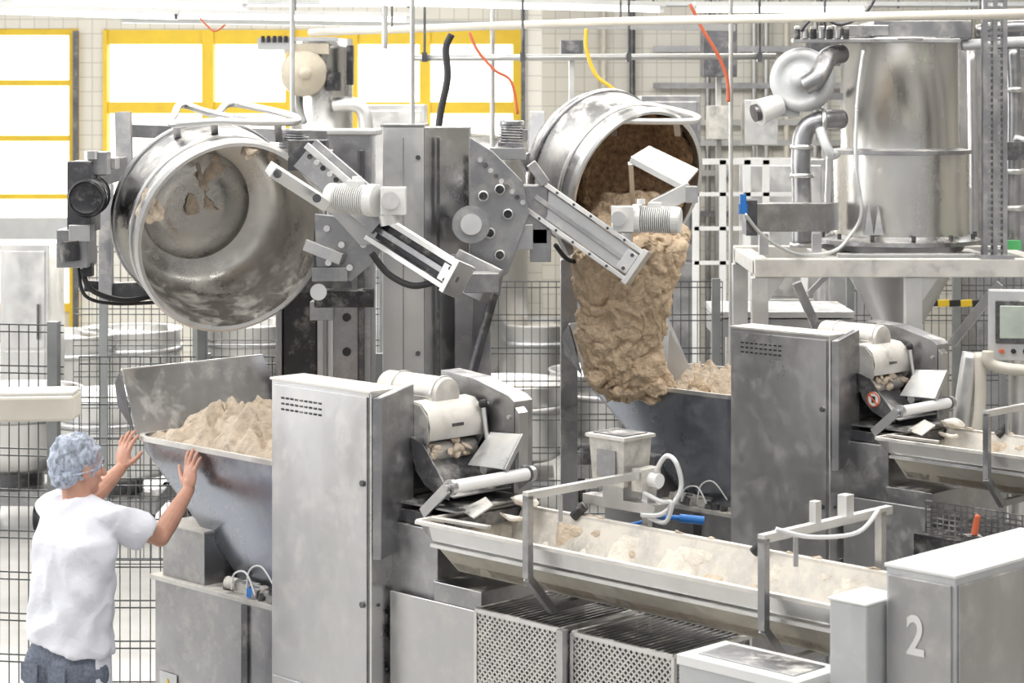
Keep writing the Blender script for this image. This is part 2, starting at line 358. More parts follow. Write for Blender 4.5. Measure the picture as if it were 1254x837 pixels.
def sifter(px,Y,k):
    e=empty('flour_dust_collector')
    b=B('vessel',bevel=0); x=xY(px,Y); o=Vector((x,Y,0)); s_=Y/F
    b.lathe([(1e-4,zY(48,Y)),(38*s_,zY(48,Y)),(38*s_,zY(56,Y)),(40*s_,zY(58,Y)),(38*s_,zY(62,Y)),(38*s_,zY(165,Y)),(40*s_,zY(170,Y)),(12*s_,zY(250,Y)),(12*s_,.3),(30*s_,.25),(30*s_,0)],o,(0,0,1),STEELT,36)
    b.finish(e)
    b=B('blower'); c=P(px-22,90,Y-.35)
    b.lathe([(1e-4,-.08),(.16,-.08),(.175,-.05),(.175,.05),(.16,.08),(1e-4,.08)],c,(0.2,-1,0),CAST,36); b.lathe([(1e-4,.08),(.05,.08),(.05,.13),(1e-4,.13)],c,(.2,-1,0),CAST,20)
    b.box(P(px-18,60,Y-.3),(.34,.1,.08),CAST); b.box(P(px-55,54,Y-.3),(.28,.12,.09),GREYP); b.box(P(px+35,80,Y-.28),(.05,.1,.3),DARK)
    for i in range(6): b.cyl(P(px-72+i*7,52,Y-.38),P(px-72+i*7,44,Y-.38),.014,BLACK,seg=8)
    b.bar(P(px-60,48,Y-.3),P(px+20,48,Y-.3),.1,.03,STEEL); b.box(P(px+15,100,Y-.35),(.1,.1,.14),DARK)
    b.tube([P(px+15,128,Y-.3),P(px+40,128,Y-.35),P(px+52,140,Y-.35),P(px+55,175,Y-.35)],.055,STEELL,14)
    b.tube([P(px-30,92,Y-.2),P(px-30,130,Y-.2),P(px-20,150,Y-.2)],.03,PIPE,10)
    b.finish(e)
sifter(394,16.4,1)
b=B('steel_process_tank'); o=Vector((xY(575,20),20,0)); b.lathe([(1e-4,2.75),(.5,2.7),(.55,2.6),(.55,.8),(.2,.4),(.2,0)],o,(0,0,1),STEELL,36); b.finish()
b=B('guard_railing',bevel=0)
for py in(198,238,280,322): b.bar(P(850,py,16.5),P(990,py,16.5),.04,.045 if py==198 else .03,WHITEP)
for px in(852,885,915,938,985):
    p=P(px,196,16.5); b.bx(p.x-.025,p.x+.025,16.48,16.53,0,p.z,WHITEP)
b.finish()
b=B('steel_work_table',bevel=.004); x0=xY(872,13.4);x1=xY(1040,13.4);z=zY(378,13.4)
b.bx(x0,x1,13.2,13.9,z-.04,z,STEELL); b.bx(x0,x1,13.22,13.88,z-.16,z-.05,STEEL)
for xx in(x0+.05,x1-.05):
    for yy in(13.27,13.83): b.bx(xx-.02,xx+.02,yy-.02,yy+.02,0,z-.04,STEEL)
b.bx(x0+.02,x1-.02,13.25,13.85,.25,.28,STEEL); b.finish()
b=B('wall_conduits')
for px in(740,775,868,880,925,940,965,1000,1010,1190,1215): p=P(px,60,21.8); b.cyl((p.x,21.9,0),(p.x,21.9,4.6),.03,random.choice([PIPE,STEELD,PINK,STEELM]),seg=8)
for py in(60,105,150,175,212,262): b.bar(P(800,py,21.9),P(1260,py,21.9),.06,.06,random.choice([PIPE,STEELM]))
b.finish()
b=B('equipment_rack',bevel=.004); Y=19
for px,py,w,h,m in((880,60,.3,.5,STEELD),(1200,110,.45,.9,STEELM),(1235,190,.4,.7,STEELL),(1225,60,.4,.4,STEELD),(930,150,.3,.4,STEELL),(1190,220,.3,.5,STEELD),(880,150,.2,.3,CASTG),(1010,60,.3,.3,STEELD),(700,60,.2,.15,STEELD),(960,250,.3,.5,STEELM)):
    c=P(px,py,Y); b.box(c,(w,.3,h),m); b.bar(c,(c.x,Y+.1,0),.05,.05,PIPE)
for i in range(7): b.tube([P(1180+i*11,40+i*9,17.5),P(1200+i*8,90+i*12,17.5),P(1195+i*9,200,17.5),P(1190+i*9,300,17.6)],.03,[STEELD,PIPE,STEELL][i%3],8)
b.finish()
# ------------------------------------------------------------------ flour weighing tank + gantry (right)
e=empty('flour_weighing_tank'); Y=12.2; s_=Y/F; o=Vector((xY(1101,Y),Y,0))
b=B('vessel')
b.lathe([(1e-4,zY(47,Y)),(74*s_,zY(47,Y)),(74*s_,zY(52,Y)),(71*s_,zY(52,Y)),(71*s_,zY(181,Y))],o,(0,0,1),STEELT,64)
b.lathe([(71*s_,zY(181,Y)),(87*s_,zY(183.5,Y)),(87*s_,zY(188,Y)),(84*s_,zY(188.5,Y))],o,(0,0,1),STEELM,64,sm=False)
b.lathe([(84*s_,zY(188.5,Y)),(84*s_,zY(286,Y))],o,(0,0,1),STEELT,64)
b.lathe([(84*s_,zY(286,Y)),(88*s_,zY(288,Y)),(98*s_,zY(292,Y)),(98*s_,zY(297,Y)),(80*s_,zY(299,Y)),(76*s_,zY(306,Y))],o,(0,0,1),STEELM,64,sm=False)
b.lathe([(72*s_,zY(310,Y)),(66*s_,zY(330,Y)),(24*s_,zY(405,Y)),(24*s_,zY(425,Y)),(1e-4,zY(425,Y))],o,(0,0,1),STEEL,40)
for a in range(12):
    q=o+Vector((93*s_*math.cos(a*.524),93*s_*math.sin(a*.524),zY(290,Y))); b.cyl(q,q+Vector((0,0,.03)),.012,STEELD,seg=8)
for px in(1064,1076): b.prism([P(px,252,Y-.40),P(px+6,288,Y-.43),P(px-6,288,Y-.43)],(0,.05,0),STEELM)
b.bar(P(1016,185,Y),P(1012,280,Y),.03,.05,STEELL); b.bar(P(1183,230,Y),P(1183,290,Y),.05,.06,STEELL)
b.finish(e)
b=B('top_frame',bevel=.004)
b.box(P(1120,38,Y),(.55,.5,.10),STEELM); b.box(P(1050,38,Y-.2),(.32,.2,.06),STEEL); b.bar(P(970,50,Y-.3),P(1175,50,Y-.3),.08,.025,STEEL)
for i in range(7): b.cyl(P(976+i*10,47,Y-.34),P(976+i*10,36,Y-.34),.018,[DARK,STEEL][i%2],seg=10); b.box(P(976+i*10,34,Y-.34),(.03,.03,.02),STEELL)
b.tube([P(980,38,Y-.36),P(1000,20,Y-.36),P(1030,30,Y-.36),P(1060,15,Y-.36),P(1075,-10,Y-.36)],.01,STEELD)
b.finish(e)
b=B('blower'); c=P(983,98,Y-.25); ax=Vector((-.35,-1,.05))
b.lathe([(1e-4,-.07),(.165,-.07),(.18,-.04),(.18,.04),(.165,.07),(.13,.075),(.12,.06),(.05,.06),(.05,.11),(1e-4,.11)],c,ax,GREYP,40)
b.tube([P(986,105,Y-.38),P(1000,96,Y-.4),P(1008,82,Y-.36),P(1014,70,Y-.3),P(1030,66,Y-.2)],.055,STEELM,16)
b.cyl(P(928,138,Y-.3),P(955,128,Y-.25),.075,MOTORW,r2=.06); b.cyl(P(923,139,Y-.31),P(930,137,Y-.3),.05,STEELD)
b.box(P(965,132,Y-.2),(.12,.1,.1),GREYP); b.bar(P(960,118,Y-.1),P(1032,118,Y-.1),.06,.04,STEELM)
b.finish(e)
b=B('ducting')
b.tube([P(982,300,Y-.3),P(982,245,Y-.3),P(981,190,Y-.3),P(986,160,Y-.3),P(1004,148,Y-.3),P(1030,146,Y-.2)],.055,STEELM,16)
for py in(300,215,180): b.lathe([(.058,-.012),(.068,-.012),(.068,.012),(.058,.012)],P(982,py,Y-.3),(0,0,1),STEELL,20)
b.lathe([(.058,-.012),(.07,-.012),(.07,.012),(.058,.012)],P(1008,148,Y-.3),(1,0,0),STEELL,20)
b.tube([P(1004,158,Y-.35),P(1012,180,Y-.4),P(1020,190,Y-.4),P(1025,185,Y-.4)],.028,GREYP,10)
b.prism([P(925,250,Y-.7),P(1012,250,Y-.4),P(1012,284,Y-.4),P(925,284,Y-.7)],(.1,.2,0),STEELM)
b.box(P(918,266,Y-.7),(.06,.2,.19),STEELD); b.cyl(P(910,262,Y-.8),P(910,250,Y-.8),.025,BLUE); b.cyl(P(910,250,Y-.8),P(910,238,Y-.8),.018,BLUE)
b.bar(P(935,287,Y-.6),P(935,312,Y-.6),.05,.05,STEEL); b.bar(P(1000,287,Y-.5),P(1000,312,Y-.5),.05,.05,STEEL)
b.tube([P(1057,62,Y-.42),P(1050,120,Y-.46),P(1048,200,Y-.5),P(1055,260,Y-.5),P(1040,290,Y-.5),P(1020,308,Y-.55),P(980,312,Y-.65),P(950,300,Y-.75),P(930,285,Y-.8),P(912,262,Y-.82)],.010,TRAYP,8)
b.finish(e)
b=B('gantry_frame',bevel=.004)
zp=zY(316,Y-.55)
x0=xY(922,Y-.55);x1=xY(1290,Y-.55)
for yy in(Y-.6,Y+.45): b.bx(x0,x1,yy-.05,yy+.05,zp-.1,zp,DUSTYL)
for xx in(x0+.05,xY(1010,Y),xY(1195,Y),x1-.05): b.bx(xx-.05,xx+.05,Y-.6,Y+.45,zp-.09,zp-.012,DUSTY)
b.bx(xY(1010,Y),xY(1195,Y),Y-.52,Y-.44,zp-.008,zp+.02,STEEL); b.bx(xY(1010,Y),xY(1195,Y),Y+.38,Y+.44,zp-.008,zp+.02,STEEL)
for px in(930,1118): 
    xx=xY(px,Y-.6)
    for yy in(Y-.6,Y+.4): b.bx(xx-.045,xx+.045,yy-.04,yy+.04,.0,zp-.1,STEELL); b.box((xx,yy,.01),(.16,.16,.02),STEEL)
    b.prism([(xx,Y-.62,zp-.1),(xx+.14,Y-.62,zp-.1),(xx,Y-.62,zp-.3)],(0,.01,0),STEELL)
xx=xY(1270,Y-.6); b.bx(xx-.045,xx+.045,Y-.64,Y-.56,0,zp-.1,STEEL)
b.bar(P(1225,346,Y-.6),P(1165,422,Y-.5),.05,.05,STEEL); b.bar(P(975,346,Y-.3),P(1005,412,Y-.3),.05,.05,STEEL); b.bar(P(1120,350,Y),P(1085,430,Y),.05,.05,STEEL)
b.bar(P(1020,330,Y-.5),P(990,360,Y-.5),.03,.03,STEEL)
b.finish(e)
b=B('perforated_upright'); Yu=11.6; x0=xY(1207,Yu);x1=xY(1231,Yu); z0=zp; z1=4.0
for xx in(x0,(x0+x1)/2,x1): b.bx(xx-.012,xx+.012,Yu,Yu+.06,z0,z1,STEELM)
zz=z0
while zz<z1: b.bx(x0,x1,Yu+.01,Yu+.03,zz,zz+.014,STEELM); zz+=.035
b.bx(x0-.04,x1+.04,Yu-.05,Yu+.1,z0,z0+.02,STEEL); b.cyl(((x0+x1)/2,Yu+.03,z1),((x0+x1)/2,Yu+.03,5.6),.02,STEEL)
b.finish(e)
b=B('process_pipes')
b.tube([P(1178,56,12),P(1230,52,12),P(1300,50,12)],.03,GREYP); b.tube([P(1196,38,12.2),P(1230,33,12.2),P(1300,31,12.2)],.035,STEELM)
b.tube([P(1240,60,12),P(1243,140,12),P(1240,300,12)],.04,STEELM,12); b.tube([P(1190,60,12.8),P(1192,200,12.8),P(1192,310,12.8)],.03,STEEL)
b.tube([P(1242,170,11.9),P(1262,175,11.9),P(1290,180,11.9)],.025,STEELL); b.box(P(1243,185,11.8),(.12,.12,.1),STEELD); b.box(P(1240,300,11.8),(.08,.08,.05),GREENP)
for py in(110,210,255): b.lathe([(.04,-.015),(.06,-.015),(.06,.015),(.04,.015)],P(1242,py,12),(0,0,1),STEELL,20)
b.finish(e)
e=empty('operator_control_panel')
b=B('panel_box',bevel=.01); c=P(1247,398,11); R=Matrix.Rotation(-.15,3,'Z')
b.box(c,(.3,.12,.36),GREYP,R); b.box(c+Vector((-.01,-.065,.02)),(.24,.01,.22),STEELD,R); b.box(c+Vector((-.01,-.072,.02)),(.2,.008,.17),SCREEN,R)
for i in range(4): b.cyl(c+Vector((-.1+i*.06,-.05,-.13)),c+Vector((-.1+i*.06,-.075,-.13)),.012,[RED,BLACK,BLACK,BLUE][i],seg=12)
b.finish(e)
b=B('pedestal'); b.cyl((c.x,c.y+.02,0),(c.x,c.y+.02,c.z-.17),.045,STEELL)
b.tube([P(1210,430,10.9),P(1212,445,10.9),P(1235,452,10.9),P(1280,455,10.9)],.03,PINK,12); b.tube([P(1200,432,10.95),P(1200,500,10.95),P(1190,560,10.95)],.03,PINK,12)
b.tube([P(1190,432,11),P(1180,500,11),P(1175,560,11)],.05,STEELL,12)
b.finish(e)
b=B('hazard_stripe_barrier'); 
for i in range(8): b.bar(P(1120+i*14,372,13.4),P(1134+i*14,371,13.4),.03,.04,[YELLOW,BLACK][i%2])
for px in(1122,1230): p=P(px,372,13.4); b.bx(p.x-.02,p.x+.02,13.42,13.46,0,p.z,FPOST)
b.finish()
# ------------------------------------------------------------------ dough dividers
def divider(O,second):
    M=Matrix.Translation(O)@Matrix.Rotation(-math.pi/4,4,'Z')
    e=empty('dough_divider')
    b=B('control_cabinet',M,.006)
    b.bx(-.588,-.014,.0,.158,0,1.935,STEEL); b.bx(-.594,0,-.006,.165,1.935,1.945,DUSTYL)
    b.bx(-.575,-.02,-.008,-.001,.8,1.92,STEEL); b.bx(-.575,-.02,-.008,-.001,.03,.79,STEEL)
    b.bx(-.012,0,.0,.158,.0,1.935,STEELL)
    for z in(1.60,1.15): b.cyl((-.04,-.008,z),(-.04,-.016,z),.012,STEELD,seg=12); b.cyl((.0,.03,z),(.006,.03,z),.007,STEELD,seg=8)
    for r_ in range(3):
        for i in range(9): b.bx(-.52+i*.028,-.502+i*.028,-.0105,-.008,1.868-r_*.022,1.876-r_*.022,DARK)  # dark strips stand in for the shade in the vent slots
    for z in(1.88,1.5,1.1,.9): b.cyl((.0,.08,z),(.005,.08,z),.006,STEELD,seg=8)
    b.finish(e)
    b=B('side_guard',M,.004)
    b.prism([(.004,.0,1.32),(.004,.0,1.92),(.03,.02,1.92),(.03,.02,1.32)],(0,.165,.04),STEELM)
    b.finish(e)
    b=B('divider_body',M,.006)
    b.bx(-.588,-.02,.17,.62,.0,1.80,STEELM)
    b.bx(-.012,.25,.10,.62,.0,1.45,STEELM); b.bx(.25,.50,.08,.62,0,1.27,STEELM)
    b.bx(-.0,.32,.12,.52,1.452,1.50,STEELD)
    b.bx(.02,.495,.072,.078,.2,1.2,STEEL)
    b.finish(e)
    b=B('divider_head',M,.003)
    b.prism([(-.16,.50,1.452),(.245,.50,1.452),(.245,.50,1.88),(.215,.50,1.90),(.02,.50,1.95),(-.16,.50,1.965)],(0,.1,0),STEELM)
    b.prism([(.25,.50,1.6),(.27,.50,1.6),(.27,.50,1.84),(.25,.50,1.86)],(0,.05,0),STEEL)
    for u,z in((.22,1.82),(.22,1.7),(.16,1.58),(.1,1.86)): b.cyl((u,.50,z),(u,.492,z),.008,STEELL,seg=10)
    b.lathe([(1e-4,0),(.062,0),(.066,.01),(.066,.33),(.062,.34),(1e-4,.34)],(-.28,.33,1.905),(1,0,0),DUSTYL,32)
    b.bx(-.28,.05,.26,.40,1.84,1.90,DUSTYL)
    for u in(-.2,.03): b.lathe([(.066,u+.0),(.072,u),(.072,u+.012),(.066,u+.012)],(0,.33,1.905),(1,0,0),STEELL,32)
    b.bx(-.018,.02,.18,.5,1.56,1.86,DARK)  # dark block painted in for the shade of the head opening
    # curved stainless hood with side cheeks
    b.strip([(.01,.19,1.885),(.06,.19,1.88),(.095,.19,1.85),(.11,.19,1.80),(.105,.19,1.75)],(0,.28,0),.006,DUSTYL)
    b.prism([(.01,.185,1.885),(.06,.185,1.88),(.10,.185,1.84),(.11,.185,1.75),(.06,.185,1.68),(.01,.185,1.66)],(0,.008,0),DUSTY); b.prism([(.01,.468,1.885),(.06,.468,1.88),(.10,.468,1.84),(.11,.468,1.75),(.06,.468,1.68),(.01,.468,1.66)],(0,.008,0),DUSTY)
    b.bar((.112,.30,1.80),(.112,.36,1.80),.012,.012,STEELD)
    b.cyl((.055,.2,1.70),(.055,.46,1.70),.035,CASTG,seg=20)
    for i in range(12): b.ell((.085+.02*random.random(),.21+random.random()*.24,1.68+random.random()*.06),(.010,.022,.014),DOUGHL,seg=12,rings=8,fn=lambda v:noisy(v,.014,30,i))
    b.strip([(.03,0.17,1.76),(.04,.17,1.70),(.06,.17,1.64),(.11,.17,1.59),(.18,.17,1.565),(.26,.17,1.56)],(0,.30,0),.006,STEELM)
    b.prism([(.03,.165,1.76),(.04,.165,1.70),(.06,.165,1.64),(.11,.165,1.59),(.18,.165,1.56),(.24,.165,1.55),(.24,.165,1.58),(.10,.165,1.74)],(0,.005,0),STEELD)
    b.cyl((.15,.46,1.66),(.12,.46,1.86),.009,STEELL,seg=10); b.ell((.118,.46,1.865),(.018,.018,.018),BLACK,seg=12,rings=8)
    b.cyl((.14,.5,1.62),(.14,.44,1.62),.02,STEEL,seg=12)
    b.finish(e)
    b=B('flour_tray',M,.002)
    b.sheet([(.12,.38,1.64),(.30,.40,1.64),(.31,.485,1.765),(.14,.48,1.755)],.006,TRAYP)
    b.bar((.30,.40,1.64),(.31,.485,1.765),.012,.02,STEEL)
    b.finish(e)
    b=B('discharge_roller',M)
    b.cyl((.29,.14,1.61),(.29,.52,1.61),.024,PLAST,seg=24); b.cyl((.29,.10,1.61),(.29,.56,1.61),.012,STEEL,seg=14)
    for v in(.12,.53): b.cyl((.29,v,1.61),(.29,v+.02,1.61),.030,STEEL,seg=20)
    b.bar((.29,.11,1.61),(.16,.11,1.50),.012,.04,STEEL); b.bar((.29,.55,1.61),(.16,.505,1.5),.012,.04,STEEL)
    b.sheet([(.0,.12,1.52),(.34,.12,1.52),(.34,.49,1.53),(.0,.49,1.53)],.008,STEELM)
    b.finish(e)
    if second:
        b=B('warning_sign',M); n=Vector((.0,-1,0)); c=Vector((.125,.163,1.645))
        b.cyl(c,c+n*.003,.036,PLAST,seg=32); b.lathe([(.029,0.004),(.036,0.004),(.036,.006),(.029,.006)],c,n,RED,32); b.bar(c+n*.005+Vector((-.024,0,.024)),c+n*.005+Vector((.024,0,-.024)),.006,.006,RED); b.box(c+n*.004,(.02,.003,.03),BLACK)
        b.finish(e)
    b=B('hopper',M)
    secs=[(1.594,-1.66,-.62,.10,.95),(1.53,-1.65,-.62,.105,.945),(1.42,-1.52,-.62,.12,.9),(1.25,-1.33,-.63,.15,.83),(1.10,-1.17,-.64,.19,.77),(1.02,-1.12,-.66,.22,.74)]
    def ring(sec,t):
        z,u0,u1,v0,v1=sec; u0+=t;u1-=t;v0+=t;v1-=t; r=.10-t*.5; out=[]
        for cu,cv,a0 in((u1-r,v1-r,0),(u0+r,v1-r,90),(u0+r,v0+r,180),(u1-r,v0+r,270)):
            for k in range(6): a=math.radians(a0+k*18); out.append((cu+r*math.cos(a),cv+r*math.sin(a),z))
        return out
    vs=[];
    for sc in secs: vs+=ring(sc,0)
    n=24; fs=[(k*n+i,k*n+(i+1)%n,(k+1)*n+(i+1)%n,(k+1)*n+i) for k in range(len(secs)-1) for i in range(n)]
    b.add(vs,fs,STEELB,True)
    vs=[]
    for sc in secs: vs+=ring(sc,.008)
    b.add(vs,fs,STEEL,True)
    top=ring(secs[0],-.012)+ring(secs[0],.008); b.add(top,[(i,(i+1)%n,n+(i+1)%n,n+i) for i in range(n)],DUSTYL)
    tp=ring(secs[0],-.012); b.add(tp+[(x,y,z-.02) for x,y,z in tp],[(i,(i+1)%n,n+(i+1)%n,n+i) for i in range(n)],STEELL)
    b.finish(e)
    b=B('splash_panel',M,.002)
    b.sheet([(-1.665,.12,1.59),(-1.665,.95,1.59),(-1.75,.87,1.86),(-1.75,.10,1.86)],.006,STEEL)
    b.sheet([(-1.665,.11,1.6),(-1.75,.10,1.86),(-1.82,.12,1.80),(-1.80,.12,1.70)],.005,STEELD)
    b.bar((-1.75,.10,1.86),(-1.75,.87,1.86),.012,.012,STEELL)
    b.finish(e)
    b=B('base_frame',M,.006)
    b.bx(-1.5,-.60,.10,.90,.02,1.0,STEELM); b.bx(-1.52,-.60,.085,.92,1.0,1.02,DUSTY)
    b.bx(-1.46,-1.17,.11,.33,1.02,1.235,STEELM); b.bx(-1.47,-1.16,.1,.34,1.235,1.245,DUSTY)
    b.bx(-.90,-.86,.09,.1,.1,.99,STEELD)
    for i in range(14):
        u=-1.12+random.random()*.4; v=.11+random.random()*.08; b.cyl((u,v,1.02),(u+.01,v,1.04+random.random()*.03),.012+.012*random.random(),[CASTG,STEELD,STEELM][i%3],seg=10)
    b.box((-.95,.16,1.04),(.10,.06,.04),CASTG); b.box((-.86,.13,1.04),(.05,.05,.035),BLUE if not second else DUSTYL); b.cyl((-1.05,.14,1.05),(-.98,.14,1.05),.025,CASTG)
    b.tube([(-1.0,.12,1.03),(-.97,.11,1.10),(-.88,.10,1.12),(-.82,.10,1.04)],.004,PLAST); b.tube([(-.9,.12,1.03),(-.86,.10,1.13),(-.78,.10,1.16),(-.70,.11,1.08)],.004,PLAST)
    b.prism([(-1.46,.097,.5),(-1.34,.097,.5),(-1.34,.097,.62),(-1.46,.097,.62)],(0,-.004,0),GREYP)
    b.prism([(-1.44,.092,.515),(-1.36,.092,.515),(-1.40,.092,.6)],(0,-.003,0),YELLOW)
    b.finish(e)
    b=B('dough_in_hopper',M); nu,nv=150,120; vs=[]
    for j in range(nv+1):
        for i in range(nu+1):
            a=i/nu; c_=j/nv; u=-1.62+a*.98; v=.135+c_*.78
            ed=min(a,1-a,c_,1-c_)*2; md=min(1,ed*4.0)
            q=Vector((u,v,0)); w=q+Vector((noise.noise(q*5),noise.noise(q*5+Vector((5,5,5))),0))*.10+Vector((noise.noise(q*18),noise.noise(q*18+Vector((2,5,5))),0))*.02
            d1_,d2_=lumps(w*7.5); e1_,e2_=lumps(w*17+Vector((3,1,0)))
            hgt=.12*(1-d1_*1.3)+.035*(1-e1_*1.3)+.07*noise.noise(q*3.5)+.028*noise.noise(w*22)+.008*noise.noise(q*60)
            z=1.545+(.075 if not second else -.01)*md**.7+hgt*md**.5
            vs.append((u+.035*noise.noise(q*12),v+.035*noise.noise(q*12+Vector((3,3,3))) ,z))
    b.add(vs,[(j*(nu+1)+i,j*(nu+1)+i+1,(j+1)*(nu+1)+i+1,(j+1)*(nu+1)+i) for j in range(nv) for i in range(nu)],DOUGHL,True)
    b.finish(e)
    uend=2.33 if not second else 2.2
    t=empty('dough_rounding_trough')
    b=B('trough_shell',M)
    prof=[(-.02,1.50),(.0,1.44),(.02,1.42),(.13,1.31),(.31,1.30),(.41,1.38),(.47,1.50)]
    for i in range(len(prof)-1):
        (v0,z0),(v1,z1)=prof[i],prof[i+1]
        outm=STEELL if i<2 else TROUGHB
        b.add([(.33,v0,z0),(uend,v0,z0),(uend,v1,z1),(.33,v1,z1)],[(0,1,2,3)],outm)
        I=.008; f=lambda v:v+I*((.22-v)/.24)
        b.add([(.33,f(v0),z0+I*.4),(uend,f(v0),z0+I*.4),(uend,f(v1),z1+I*.4),(.33,f(v1),z1+I*.4)],[(0,1,2,3)],TROUGHIN)
    nose=[(.25,.0,1.50),(.27,.03,1.45),(.30,.06,1.42),(.33,.14,1.36),(.33,.30,1.36),(.30,.38,1.42),(.27,.45,1.50)]
    for i in range(len(prof)-1):
        (v0,z0),(v1,z1)=prof[i],prof[i+1]
        b.add([(.33,v0,z0),(.33,v1,z1),nose[i+1],nose[i]],[(0,1,2,3)],[STEELL,TROUGHB][i>1]); 
    b.add(nose,[tuple(range(7))],TROUGHB)
    for v,z in((-.02,1.5),(.47,1.5)):
        b.bar((.27,v,z+.002),(uend,v,z+.002),.022,.012,DUSTYL)
    b.bar((.262,-.01,1.502),(.28,.46,1.502),.02,.012,DUSTYL)
    b.bar((.33,-.005,1.425),(uend,-.005,1.425),.012,.012,STEELL)
    b.add([(uend,v,z) for v,z in prof],[tuple(range(7))],STEELL)
    b.finish(t)
    b=B('dough_residue',M); nu,nv=300,44
    def pz(v):
        if v<.13: return 1.316+(.13-v)
        if v<.31: return 1.316-(v-.13)*.05
        if v<.41: return 1.307+(v-.31)*.8
        return 1.387+(v-.41)*2
    for mt,off,amp,th0 in((FLOUR,0,.030,.10),(DOUGHL,40,.026,.30)):
        vs=[]
        for i in range(nu+1):
            for j in range(nv+1):
                u=.345+(uend-.36)*i/nu; v=.09+.36*j/nv; q=Vector((u*.8+off,v*1.4,0))
                n_=noise.noise(q*5)+.5*noise.noise(q*12)+.25*noise.noise(q*28)
                side_=max(0,(v-.33)/.12)
                th=n_-th0+(.12*side_ if mt is DOUGHL else .1*(1-side_))
                t_=(-.006 if th<0 else min(amp,th*.06))+ (.004*noise.noise(q*60) if th>0 else 0)
                if mt is FLOUR and th>0: t_*=.6
                vs.append((u,v-t_*min(1,side_*1.3),pz(v)+t_*(1-.5*min(1,side_))))
        b.add(vs,[(i*(nv+1)+j,i*(nv+1)+j+1,(i+1)*(nv+1)+j+1,(i+1)*(nv+1)+j) for i in range(nu) for j in range(nv)],mt,True)
    for i in range(10):
        u=.4+random.random()*(uend-.6); b.ell((u,.475,1.508),(.012+random.random()*.02,.008,.005),DOUGHL,seg=14,rings=8,fn=lambda w:noisy(w,.012,50,i))
    b.finish(t)
    b=B('trough_brackets',M,.003)
    for u in(.87,1.88):
        if u>uend: continue
        b.bar((u,-.06,1.68),(u,-.06,1.40),.026,.026,STEELM); b.bar((u,-.06,1.40),(u,.06,1.27),.026,.026,STEELM); b.bar((u,.06,1.28),(u,.42,1.28),.03,.026,STEELM)
        b.bar((u,-.073,1.68),(u,.60,1.68),.026,.026,STEELL); b.bar((u,.55,1.68),(u,.55,1.28),.026,.026,STEEL)
        b.cyl((u,.1,1.66),(u,.1,1.57),.008,STEEL,seg=8)
        if u>1: b.bar((u,.2,1.69),(u,.2,1.76),.025,.03,STEELL); b.bar((u,.36,1.69),(u,.36,1.76),.035,.04,STEELL); b.tube([(u,.0,1.70),(u+.06,.1,1.67),(u+.09,.3,1.66),(u+.03,.5,1.70)],.007,PLAST)
        b.bar((u,.43,1.28),(u,.43,.0),.04,.04,STEELM)
    for u,v in((.62,.45),(1.47,.43)): b.cyl((u-.02,v,1.50),(u+.02,v+.02,1.545),.018,DARK,seg=14)
    b.sheet([(.31,.16,1.52),(.41,.13,1.51),(.43,.21,1.55),(.34,.26,1.56)],.006,DUSTY)
    b.ell((.40,.40,1.535),(.06,.045,.018),FLOUR,seg=24,rings=14,fn=lambda v:noisy(v,.03,22))
    b.ell((.46,.27,1.505),(.05,.03,.012),FLOUR,seg=24,rings=14,fn=lambda v:noisy(v,.03,22,3))
    b.bar((.30,.02,1.515),(.52,.10,1.50),.03,.01,DUSTY)
    b.finish(t)
    return M
O1=Vector((-.519,7.85,0)); O2=Vector((1.466,9.77,0))
M1=divider(O1,False); M2=divider(O2,True)
# ------------------------------------------------------------------ flour duster box
b=B('flour_duster',M1,.003)
b.hexa([(.67,.48,1.63),(.82,.48,1.63),(.82,.61,1.63),(.67,.61,1.63),(.66,.47,1.80),(.83,.47,1.80),(.83,.62,1.80),(.66,.62,1.80)],CASTG)
b.bx(.65,.84,.46,.63,1.80,1.812,DUSTYL); b.bx(.67,.82,.48,.61,1.812,1.816,STEELD)
b.prism([(.70,.467,1.66),(.79,.467,1.66),(.79,.467,1.76),(.70,.467,1.76)],(0,.01,0),STEELM)
b.bx(.84,.89,.5,.6,1.62,1.7,CASTG); b.cyl((.88,.55,1.66),(.93,.55,1.66),.026,PLAST); b.bx(.70,.80,.5,.6,1.58,1.63,STEEL)
b.bx(.60,.95,.5,.56,1.545,1.58,STEEL); b.bar((.87,.57,1.58),(.87,.57,1.66),.03,.03,STEEL)
b.tube([(.91,.55,1.69),(.95,.56,1.75),(1.00,.56,1.73),(1.02,.56,1.64),(.99,.5,1.56),(.92,.46,1.55)],.009,TRAYP,10)
b.tube([(.90,.5,1.62),(.98,.5,1.60),(1.03,.5,1.60),(1.0,.5,1.53),(.94,.48,1.54)],.008,GREYP,8)
b.finish()
b=B('blue_air_fitting'); b.cyl(P(800,632,7.9),P(832,635,7.9),.010,BLUE); b.cyl(P(832,635,7.9),P(862,638,7.9),.016,BLUE); b.tube([P(800,632,7.9),P(785,640,7.9),P(760,650,7.9),P(755,690,7.9)],.007,BLUE,8); b.finish()
